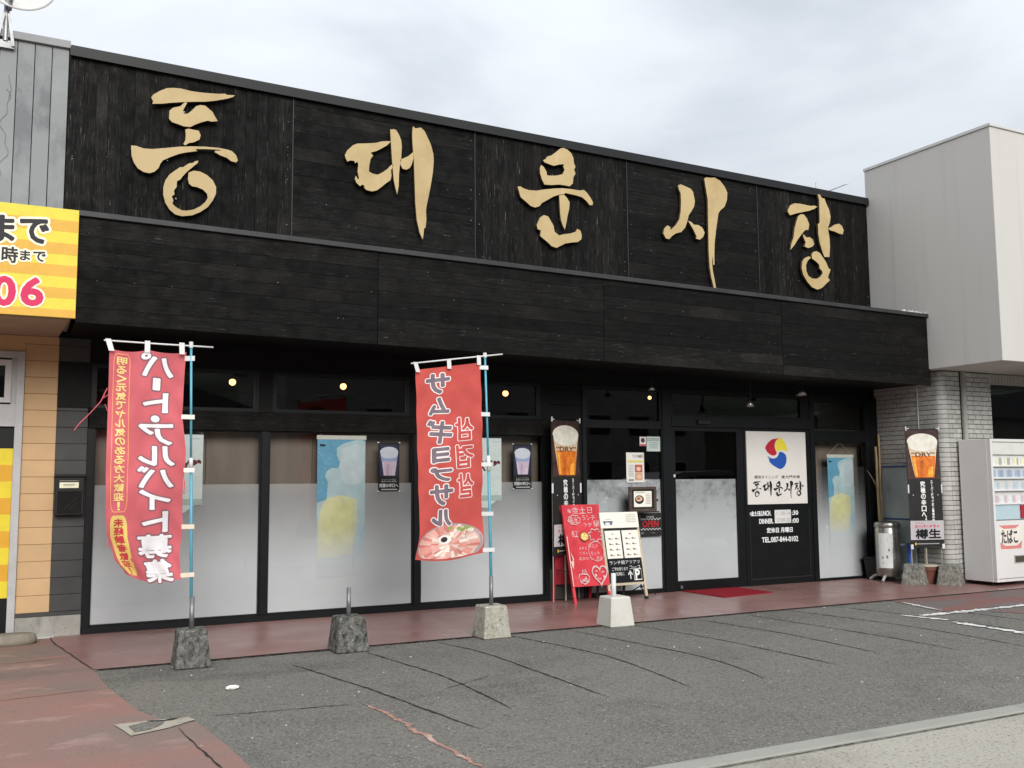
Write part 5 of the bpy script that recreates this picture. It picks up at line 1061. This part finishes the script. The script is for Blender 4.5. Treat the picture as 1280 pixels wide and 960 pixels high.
p.shapes('fine_print', [rect(.66, .965-.02*k, .93, .969-.02*k) for k in range(5)]+[rect(.12, .92, .28, .924)], P((150, 150, 146)))
p = Print(lambda a, b, l: Ep(a, b, l+.003), s1); q1 = []; q2 = []
for o_ in (.09, .53):
    for i in range(4):
        for j in range(2):
            u, v = o_+.06+.17*j, .69-.062*i; q1.append(rect(u, v, u+.05, v+.018)); q2.append(rect(u+.055, v, u+.11, v+.009))
p.shapes('menu_print', q1, P((110, 92, 92))); p.shapes('menu_fine_print', q2, P((160, 150, 146))); p.shapes('menu_heading', [rect(.24, .745, .29, .757), rect(.69, .745, .745, .757)], P((196, 110, 104)))
p = Print(lambda a, b, l: Ep(a, b, l+.003), bb); put_each(p, 'chalk_lettering', [fit('ランチ鍋アツアツ', .10, .405, .90, .45), fit('コース', .60, .345, .90, .385, off=.0), fit('ご予約承ります', .14, .335, .56, .375), fit('お気軽に', .16, .28, .45, .32), fit('P', .74, .235, .85, .335, off=.04), fit('↑', .55, .24, .66, .33, off=.03)]+[stroke([(.70, .225), (.70, .345), (.90, .345), (.90, .225), (.70, .225)], .012)], P((214, 216, 214)))

# ------------------------------------------------------------------ framed menu on a stand, OPEN plate, door notices
fs = thing('menu_stand', 'dark framed dish photo on a thin tripod stand beside the OPEN plate', 'menu stand', (8.9, -.25, 0))
frm = frame('picture_frame', [(8.695, 9.145, -.275, -.245, 1.165, 1.20), (8.695, 9.145, -.275, -.245, 1.465, 1.50), (8.695, 8.735, -.275, -.245, 1.201, 1.464), (9.105, 9.145, -.275, -.245, 1.201, 1.464)], fs, mat('dark_frame_wood', (.075, .05, .038), rough=.45, var=.3, scale=12))
bx('photo_mount', (8.73, 9.11, -.262, -.246, 1.195, 1.47), m_rubber, fs)
p = Print(onface(0, -.262), fs); p.shape('paper', rect(8.775, 1.225, 9.07, 1.44), paper); p.shape('dish_plate', ell(8.865, 1.325, .075, .06, 20), P((48, 42, 42))); p.shape('dish', ell(8.86, 1.335, .055, .035, 18), P((206, 176, 150))); p.shape('dish_meat', ell(8.85, 1.34, .025, .015, 12), P((150, 62, 50)))
p.shapes('print_lines', [rect(8.97, 1.40-.022*k, 9.05, 1.406-.022*k) for k in range(7)]+[rect(8.80, 1.418, 8.95, 1.425)], P((170, 160, 150)))
MB().tube([(8.88, -.24, .12), (8.88, -.24, 1.3)], .011, 8).build('pole', m_rubber, fs)
for a in (0.2, 2.3, 4.4): MB().tube([(8.88, -.24, .16), (8.88+.26*math.cos(a), -.26+.2*math.sin(a), .025)], .008, 8).build('tripod_leg', m_rubber, fs)
MB().box(8.66, 9.18, -.285, -.25, 1.145, 1.163).build('ledge', m_rubber, fs); MB().box(8.665, 8.694, -.27, -.25, 1.30, 1.33).build('clip', m_rubber, fs); MB().box(9.146, 9.175, -.27, -.25, 1.30, 1.33).build('clip', m_rubber, fs)
op = thing('open_sign', 'black plate reading OPEN in red on the fixed door glass', 'sign', (9.17, -.03, .82))
pl_ = bx('plate', (8.985, 9.40, -.045, -.031, .81, 1.13), m_rubber, op, .003); p = Print(onface(0, -.045), op)
p.put('open_lettering', fit('OPEN', 9.06, .935, 9.33, 1.02, off=.02), P((188, 40, 48))); p.put('welcome_lettering', fit('Welcome!', 9.12, 1.065, 9.25, 1.095, off=.01), P((200, 200, 198)))
p.put('ribbon_line', [stroke([(9.01+.0092*i, 1.045+.012*math.sin(i*1.05)) for i in range(40)], .008), stroke([(9.01+.0092*i, .905+.012*math.sin(i*1.05+1)) for i in range(40)], .008)], P((206, 206, 204))); p.put('small_print', [fit('営業中', 9.01, .84, 9.08, .865), fit('どうぞ', 9.20, .845, 9.26, .86)], P((170, 170, 168)))
t = tag(bx('door_notice', (8.83, 9.13, -.012, -.006, 1.56, 1.98), P((222, 220, 214))), 'white printed notice with food photos on the fixed door glass', 'notice'); p = Print(onface(0, -.012), t)
p.shapes('food_photo', [rect(8.97, 1.70, 9.10, 1.81)], P((176, 96, 88))); p.shapes('food_photo', [rect(8.97, 1.59, 9.10, 1.695)], P((198, 160, 124))); p.shapes('yellow_band', [rect(8.85, 1.84, 9.11, 1.875)], P((214, 204, 130)))
p.put('notice_lettering', [fit('ランチ980円', 8.93, 1.90, 9.11, 1.95)], P((60, 56, 58))); p.shapes('notice_lines', [rect(8.86, 1.80-.022*k, 8.95, 1.805-.022*k) for k in range(8)]+[rect(8.86, 1.58, 8.95, 1.61)], P((140, 150, 156)))
p.shapes('food_detail', [ell(9.03, 1.75, .04, .03, 12), ell(9.04, 1.64, .045, .03, 12)], P((224, 178, 158)))
t = tag(bx('door_sticker', (9.065, 9.172, -.010, -.006, 2.075, 2.205), P((222, 212, 210))), 'small white and red sticker beside the grey notice on the door glass', 'sticker'); p = Print(onface(0, -.010), t); p.shape('dark_emblem', ell(9.118, 2.155, .036, .036, 10), P((76, 58, 62))); p.shape('red_band', rect(9.07, 2.078, 9.167, 2.10), P((190, 74, 84)))
t = tag(bx('door_notice', (9.182, 9.415, -.012, -.006, 2.0, 2.21), P((186, 200, 196))), 'square pale green notice at the top right of the fixed door glass', 'notice'); p = Print(onface(0, -.012), t); p.put('notice_frame', ring(rect(9.195, 2.15, 9.40, 2.185), rect(9.20, 2.155, 9.395, 2.18)), P((90, 100, 100))); p.put('notice_lettering', fit('ご予約受付中', 9.21, 2.16, 9.385, 2.176), P((80, 88, 88)))
p.shapes('notice_lines', [rect(9.23, 2.12-.025*k, 9.37, 2.126-.025*k) for k in range(4)], P((120, 130, 128)))
m_ = tag(MB().add([(9.70, -.06, .0125), (9.74, -.95, .0125), (10.70, -.82, .0125), (10.68, -.06, .0125), (9.70, -.06, .022), (9.74, -.95, .022), (10.70, -.82, .022), (10.68, -.06, .022)], [(0, 3, 2, 1), (4, 5, 6, 7), (0, 1, 5, 4), (1, 2, 6, 5), (2, 3, 7, 6), (3, 0, 4, 7)]).build('door_mat', m_mat), 'bright red mat in front of the sliding door', 'door mat')

# ------------------------------------------------------------------ white shop sign and panel lettering
ws = thing('shop_sign', 'white square sign with red, yellow and blue emblem beside the sliding door', 'sign', (11.55, -.04, 1.21))
bx('sign_plate', (10.965, 12.15, -.055, -.031, 1.215, 2.315), mat('sign_white', (.66, .645, .615), rough=.4, var=.02), ws, .003); p = Print(onface(0, -.055), ws)
# emblem traced on a unit grid (x right, z up)
EX = lambda a: 10.965+(a-37)/ (680-37)*1.175
def EM(pts): return [(10.965+((a-37-(b-75)*.042)/(643))*1.175, 2.315-(b-75-(a-37)*.014)/(800)*1.10) for a, b in pts]
p.shape('red_petal', EM([(243, 262), (250, 235), (275, 200), (315, 165), (350, 158), (375, 155), (405, 142), (385, 155), (362, 178), (350, 205), (345, 245), (355, 280), (370, 312), (366, 332), (345, 345), (320, 345), (290, 328), (262, 302)]), P((178, 34, 52)))
p.shape('yellow_petal', EM([(405, 142), (425, 160), (455, 195), (475, 235), (492, 300), (470, 290), (440, 282), (405, 288), (378, 304), (362, 285), (354, 250), (358, 205), (375, 170)]), P((222, 206, 62)))
p.shape('blue_petal', EM([(270, 345), (285, 362), (315, 376), (345, 376), (372, 362), (388, 340), (392, 312), (410, 302), (440, 312), (465, 335), (478, 375), (475, 420), (460, 460), (435, 485), (410, 496), (375, 480), (330, 452), (300, 425), (285, 395), (288, 380), (272, 362)]), P((34, 82, 164)))
blk = P((28, 26, 28))
p.put('small_lettering', [fit('韓流ダイニング', 11.10, 1.60, 11.56, 1.65), fit('東大門市場', 11.63, 1.60, 12.0, 1.65)], P((60, 56, 56)))
x = 11.04; A = []
for i, ch in enumerate(LETTERS):
    al_ = [q for s in ch for q in s]; a0, a1 = min(q[0] for q in al_), max(q[0] for q in al_); b0, b1 = min(q[1] for q in al_), max(q[1] for q in al_)
    w_ = .185; h_ = .235+(.03 if i == 3 else 0)
    for s in ch: A.append([(x+(a-a0)/(a1-a0)*w_, 1.565-(b1-b)/(b1-b0)*h_) for a, b in s])
    x += .212
p.shapes('brush_lettering', A, blk)
pt = Print(onface(0, -.03), pan); wt = P((216, 220, 220))
OH = []
for s_, *b_ in (('※金土日', 11.0, 1.045, 11.20, 1.115), ('LUNCH.', 11.205, 1.045, 11.42, 1.115), (':30', 11.84, 1.045, 11.965, 1.11), ('DINNER.', 11.19, .925, 11.46, .995), (':00', 11.84, .925, 11.97, .99), ('定休日 月曜日', 11.33, .785, 11.84, .86), ('TEL.087-844-0102', 11.23, .645, 11.945, .72)): OH += bold(fit(s_, *b_), .0035, .0035)
pt.put('opening_hours', OH, wt)
t = tag(bx('paper_patch', (11.49, 11.815, -.036, -.0325, .925, 1.125), P((206, 206, 204))), 'white paper patch stuck over the opening hours on the black panel', 'paper'); p = Print(onface(0, -.036), t); p.put('pencil_numbers', [fit('11:30-14', 11.53, 1.045, 11.80, 1.10), fit('17:00-22', 11.53, .945, 11.80, 1.0)], P((150, 150, 150)))

# ------------------------------------------------------------------ posters behind the glass
def hanging_poster(label, x0, x1, z1, z0, peak, y=.0105):
    t = thing('hanging_poster', label, 'poster', ((x0+x1)/2, y, z0), 'blue beer posters hanging in the windows'); w, h = x1-x0, z1-z0
    PF = lambda c: fading(c, z0, z0+h*.42)
    q = MB(); q.flat = True; zc = z0; q.add([(x0, y, zc), (x1, y, zc), (x1, y, z1), (x0, y, z1)], [(0, 1, 2, 3)]); q.build('sheet', PF((112, 180, 212)), t); bx('top_rod', (x0-.01, x1+.01, y-.004, y+.010, z1-.005, z1+.045), P((216, 218, 208)), t)
    xm = (x0+x1)/2; MB().tube([(x0+.01, y+.003, z1+.04), (xm, y+.003, peak), (x1-.01, y+.003, z1+.04)], .003, 5).build('cord', P((190, 176, 140)), t)
    p = Print(lambda a, b, l: (x0+a*w, y-l*.35, z0+b*h), t)
    p.shape('splash', [(1, .985), (.86, 1.0), (.70, .985), (.52, .965), (.40, .935), (.40, .88), (.48, .82), (.42, .785), (.30, .79), (.20, .765), (.16, .735), (.22, .68), (.20, .56), (.0, .535), (0, .0), (1, 0)], PF((196, 222, 228)))
    p.shape('beer_block', [(.22, .57), (.50, .59), (.82, .56), (.84, .40), (.72, .16), (.02, .13), (.03, .40), (.10, .52)], PF((234, 236, 188)))
    p.shape('beer_glow', [(.30, .53), (.70, .54), (.72, .36), (.55, .20), (.15, .22), (.18, .42)], PF((236, 238, 178)))
    p.shape('ice', [(.45, .80), (.52, .93), (.80, .965), (.98, .95), (.98, .70), (.80, .66), (.55, .68)], PF((214, 232, 236)))
    p.shape('lower_blue', [(.0, .0), (1, .0), (1, .38), (.88, .30), (.80, .12), (.4, .08), (0, .09)], PF((176, 214, 230)))
    rr2 = random.Random(5); p.shapes('droplets', [ell(rr2.uniform(.03, .45), rr2.uniform(.6, .98), .012, .004, 6) for k in range(40)], PF((176, 214, 230)))
    p.shape('maker_mark', rect(.05, .945, .16, .962), PF((40, 60, 80)))
hanging_poster('blue and yellow beer poster hanging in the second shop window', 4.415, 5.015, 2.115, .47, 2.30)
hanging_poster('blue and yellow beer poster hanging in the narrow window right of the entrance', 12.655, 13.215, 1.93, .55, 2.165)
def small_poster(label, x0, x1, z0, z1):
    t = tag(bx('beer_poster', (x0, x1, .004, .008, z0, z1), m_rubber), label, 'poster', 'small black beer posters'); h = z1-z0; p = Print(lambda a, b, l: (x0+a*(x1-x0), .004-l*.25, z0+b*h), t)
    beer(p, .06, .30, .96, .96, 'violet'); p.put('poster_lettering', bold(fit('究極の辛口へ', .06, .08, .94, .155), .008, .004)+[fit('スーパードライ史上', .15, .225, .85, .255), fit('最高の味を実現', .15, .185, .85, .215), stroke([(.15, .035), (.9, .035)], .02)], P((222, 222, 222)))
    q = MB()
    for a in (x0, x1):
        for b in (z0, z1): q.lathe((a, .0035, b), [(.014, -.006), (.014, .006)], n=8)
    q.build('suction_cups', m_pole_white, t)
small_poster('small black beer glass poster in the second shop window', 5.18, 5.455, 1.48, 2.08); small_poster('small black beer glass poster in the third shop window', 7.05, 7.325, 1.49, 2.08)
def white_poster(label, x0, x1, z0, z1, cut):
    t = thing('hanging_poster', label, 'poster', ((x0+x1)/2, .01, z0), 'white hanging posters half hidden by the flags')
    MB().slab([(x0, z0), (x1-cut, z0), (x1, z0+cut*.75), (x1, z1), (x0, z1)], .007, .010).build('sheet', [P((232, 243, 241)), P((150, 160, 158))], t)
    bx('top_rod', (x0-.01, x1+.008, .004, .012, z1, z1+.012), m_rubber, t); xm = (x0+x1)/2; MB().tube([(x0, .008, z1+.01), (xm, .008, z1+.12), (x1, .008, z1+.01)], .0025, 5).build('cord', P((200, 200, 196)), t)
    p = Print(lambda a, b, l: (a, .007-l*.3, b), t); p.put('quote_mark', fit('”', x1-.11, 1.80, x1-.03, 1.85, off=.05), P((104, 40, 50))); p.shape('rule', rect(x1-.12, z1-.05, x1-.03, z1-.046), P((150, 160, 156))); p.put('dry_lettering', fit('“DRY', x0+.05, 1.73, x1-.13, 1.86, off=.02), P((70, 60, 64)))
    p.shape('pale_band', rect(x0, z0+.09, x1, z0+.16), P((190, 208, 200)))
white_poster('white hanging poster behind the pink flag pole in the first window', 2.50, 3.09, 1.26, 2.145, .20); white_poster('white hanging poster behind the coral flag pole in the third window', 6.30, 6.88, 1.25, 2.155, .20)

# ------------------------------------------------------------------ bin, planter, pots and leaning sheet at the tiled corner
ax_, ay_ = 13.33, -.52
t = thing('ashtray_stand', 'brushed steel cylinder ashtray stand with a white notice at the corner', 'ashtray', (ax_, ay_, 0))
MB().lathe((ax_, ay_, .09), [(.185, 0), (.19, .01), (.19, .74), (.185, .745)], n=36).build('body', m_stainless, t, smooth=True)
MB().lathe((ax_, ay_, .835), [(.19, 0), (.198, .01), (.195, .06), (.17, .085), (.11, .09)], n=36).build('top', m_stainless, t, smooth=True)
MB().lathe((ax_, ay_, .912), [(.13, .002), (.12, .016), (.06, .018)], n=24).build('grate', m_rubber, t)
for a in (.4, 1.97, 3.54, 5.11): 
    c, s_ = math.cos(a), math.sin(a); MB().tube([(ax_+.15*c, ay_+.15*s_, .10), (ax_+.22*c, ay_+.22*s_, .085), (ax_+.30*c, ay_+.30*s_, .025)], .022, 8).build('foot', mat('cast_alu', (.5, .5, .49), rough=.4, metal=.4), t)
V = []; n = 8
for z in (.22, .75): V += [(ax_+.197*math.cos(a), ay_+.197*math.sin(a), z) for a in [math.radians(178+62*k/n) for k in range(n+1)]]
q = MB(); q.flat = True; q.add(V, [(k, k+1, n+2+k, n+1+k) for k in range(n)]); nt_ = q.build('paper_notice', P((222, 226, 222)), t)
p = Print(lambda a, b, l: (ax_+(.198+l)*math.cos(math.radians(178+62*a)), ay_+(.198+l)*math.sin(math.radians(178+62*a)), .22+.53*b), nt_); p.shapes('notice_marks', [ell(.75, .52, .06, .045, 8), ell(.62, .32, .07, .05, 8), ell(.30, .30, .05, .04, 8), ell(.35, .15, .03, .02, 8)]+[rect(.2, .85-.04*k, .7, .86-.04*k) for k in range(4)], P((118, 124, 124)))
MB().box(ax_+.07, ax_+.14, ay_-.2, ay_-.175, .56, .585).build('latch', m_pole_white, t)
px_, py_ = 13.40, -.20
t = thing('bamboo_pot', 'black square pot holding two dry bamboo canes beside the ashtray', 'plant pot', (px_, py_, 0))
MB().lathe((px_, py_, .013), [(.15, 0), (.185, .30), (.20, .31), (.20, .345), (.17, .345), (.165, .28)], n=4, a0=math.pi/4+.2).build('pot', m_rubber, t)
for a, b, r in (((13.52, -.22, .1), (13.535, -.17, 2.10), .026), ((13.58, -.20, .1), (13.655, -.13, 2.30), .022)):
    a, b = Vector(a), Vector(b); q = MB(); n = 9; pts = []
    for k in range(n*3+1):
        f = k/(n*3); pts.append(a.lerp(b, f)+Vector((.010*math.sin(f*9), .008*math.cos(f*7), 0)))
    q.tube(pts, r, 9, r*.72)
    for k in range(1, n): c = pts[k*3]; q.lathe((c.x, c.y, c.z-.006), [(r*1.0, 0), (r*1.12, .006), (r*1.0, .012)], n=9)
    q.build('bamboo_cane', m_bamboo, t, smooth=True)
q = MB()
for k in range(3): q.tube([(13.55, -.2, 1.35+.05*k), (13.40-.04*k, -.22, 1.55+.06*k), (13.30-.03*k, -.24, 1.68+.02*k)], .003, 5)
q.build('twig', m_bamboo, t)
t = thing('corrugated_sheet', 'pale grey green sheet with blue edge strips leaning on the tiled wall', 'sheet', (13.66, -.5, 0))
sh_ = MB().add([(13.60, -.14, .02), (13.60, -.80, .02), (13.70, -.80, 1.80), (13.70, -.14, 1.80), (13.612, -.14, .02), (13.612, -.80, .02), (13.712, -.80, 1.80), (13.712, -.14, 1.80)], [(0, 1, 2, 3), (4, 7, 6, 5), (0, 4, 5, 1), (1, 5, 6, 2), (2, 6, 7, 3), (3, 7, 4, 0)]).build('panel', mat('pale_green_sheet', (.36, .41, .41), rough=.35, var=.15, scale=2.5), t)
for z in (1.775, .95): f = (z-.02)/1.78; bx('blue_strip', (13.592+.10*f, 13.599+.10*f, -.80, -.14, z-.012, z+.014), P((60, 84, 132)), t)
tag(MB().tube([(13.36, -.93, .02), (13.39, -.86, .60)], .035, 10).build('blue_roll', P((44, 82, 160))), 'blue plastic roll standing behind the beer banner legs', 'roll')
t = thing('clay_pot', 'brown clay pot between the two concrete blocks under the beer banner', 'plant pot', (13.50, -1.16, 0))
MB().lathe((13.50, -1.08, .012), [(.10, 0), (.15, .20), (.165, .205), (.17, .26), (.15, .262)], n=24).build('pot', m_terracotta, t, smooth=False); MB().lathe((13.50, -1.08, .272), [(.172, 0), (.176, .012), (.15, .018)], n=24).build('rim', P((196, 184, 168)), t)

# ------------------------------------------------------------------ cigarette vending machine
vm = thing('vending_machine', 'white cigarette vending machine in front of the tiled wall', 'vending machine', (14.5, -1.6, .065))
vx0, vx1, vy0, vy1, vz0, vz1 = 13.985, 15.06, -1.90, -1.36, .068, 2.165
q = MB(); q.box(vx0, vx1, vy0+.06, vy1, vz0, vz1); body = q.build('cabinet', m_vend, vm, .006)
fr_ = frame('door_frame', [(vx0+.002, vx0+.045, vy0, vy0+.059, vz0+.045, vz1-.002), (vx1-.045, vx1-.002, vy0, vy0+.059, vz0+.045, vz1-.002), (vx0+.046, vx1-.046, vy0, vy0+.059, vz1-.042, vz1-.002)], vm, m_vend)
bx('display_back', (vx0+.046, vx1-.046, vy0+.045, vy0+.059, 1.20, vz1-.043), P((196, 198, 196)), vm)
bx('header_light', (vx0+.046, vx1-.046, vy0+.018, vy0+.044, 1.93, vz1-.044), P((206, 206, 202)), vm, .004)
rr3 = random.Random(11); pal = [[(222, 221, 214), (206, 204, 198), (222, 221, 186), (166, 165, 162)], [(146, 156, 176), (158, 170, 188), (186, 200, 212), (164, 174, 184)], [(172, 192, 210), (206, 200, 196), (192, 202, 206), (178, 186, 184)], [(204, 180, 184), (214, 204, 204), (208, 218, 222), (192, 180, 184)]]
for j, z in enumerate((1.765, 1.585, 1.405, 1.205)):
    sf = bx('shelf', (vx0+.046, vx1-.046, vy0+.004, vy0+.044, z-.008, z+.012), m_vend, vm)
    q = MB(); x = vx0+.052
    while x < vx1-.07: q.box(x, x+.028, vy0+.0, vy0+.0035, z-.012, z+.002); x += .042
    q.build('price_tags', P((226, 226, 222)), sf)
    for k in range(4):
        q = MB(); x = vx0+.05; i = 0
        while x < vx1-.09:
            if (i*7//9+j) % 4 == k: q.box(x, x+.0365, vy0+.02, vy0+.043, z+.0125, z+.0125+.108)
            x += .0375; i += 1
        if q.v: tag(q.build('cigarette_packs', P(pal[j][k]), sf), kind='stuff')
bx('selector_panel', (vx0+.046, vx1-.046, vy0+.02, vy0+.059, .975, 1.19), P((172, 192, 200)), vm)
bx('coin_panel', (vx0+.62, vx0+.80, vy0-.006, vy0+.019, .99, 1.18), P((168, 40, 56)), vm, .004)
lw = bx('lower_door', (vx0+.046, vx1-.046, vy0, vy0+.059, .118, .955), m_vend, vm, .004)
p = Print(onface(0, vy0), lw); p.shape('sign_ground', rect(vx0+.09, .53, vx0+.60, .89), P((222, 216, 206))); p.shape('sign_red_top', [(vx0+.09, .89), (vx0+.56, .89), (vx0+.46, .84), (vx0+.20, .84)], P((206, 128, 126))); p.shape('sign_red', [(vx0+.11, .545), (vx0+.57, .545), (vx0+.60, .66), (vx0+.48, .59), (vx0+.22, .59), (vx0+.11, .64)], P((206, 128, 126)))
p.put('tobacco_lettering', fit('たばこ', vx0+.14, .63, vx0+.50, .82, off=.03), P((72, 72, 72)))
tray = bx('pickup_tray', (vx0+.40, vx0+.85, vy0-.006, vy0-.001, .33, .45), m_alu, vm); bx('tray_opening', (vx0+.415, vx0+.835, vy0-.011, vy0-.0065, .345, .435), mat('tray_brown', (.07, .065, .045), rough=.3), tray)
bx('plinth_strip', (vx0+.004, vx1-.004, vy0+.004, vy0+.059, vz0+.002, vz0+.042), m_vend, vm, .003)
for a in (vx0+.06, vx1-.06):
    for b in (vy0+.12, vy1-.06): MB().lathe((a, b, .012), [(.025, 0), (.02, .056)], n=10).build('foot', m_rubber, vm)

# ------------------------------------------------------------------ litter
q = MB(); rt_ = random.Random(2)
bm = bmesh.new(); bmesh.ops.create_icosphere(bm, subdivisions=3, radius=1)
for v in bm.verts:
    d = 1+.5*noise.noise(v.co*2.2); v.co = Vector((2.755+v.co.x*d*.045, -3.55+v.co.y*d*.032, .016+v.co.z*d*.016))
me = bpy.data.meshes.new('crumpled_tissue'); bm.to_mesh(me); bm.free(); me.materials.append(P((226, 224, 218))); tag(link(bpy.data.objects.new('crumpled_tissue', me)), 'crumpled white tissue lying on the asphalt near the pink flag', 'litter')
t = thing('drain_cover', 'broken pale concrete drain cover at the edge of the red forecourt', 'drain cover', (2.08, -4.45, 0))
MB().poly([(1.83, -4.34), (2.02, -4.33), (2.30, -4.36), (2.33, -4.46), (2.14, -4.60), (1.90, -4.70), (1.87, -4.52)], lambda a, b: (a, b, .012)).build('slab', layered('broken_concrete', (.36, .335, .27), [((.22, .2, .165), 9, .5, .65, 6, None), ((.5, .47, .4), 14, .6, .7, 5, None)], rough=.9, bump=.7), t)
MB().poly([(1.91, -4.44), (2.02, -4.38), (2.14, -4.42), (2.11, -4.50), (2.02, -4.60), (1.93, -4.62)], lambda a, b: (a, b, .0155)).build('asphalt_fill', m_asphalt, t)
crack([(2.03, -4.36), (2.14, -4.40), (2.24, -4.37)], .03, z=.017, seed=61, parent=t, name='gap')
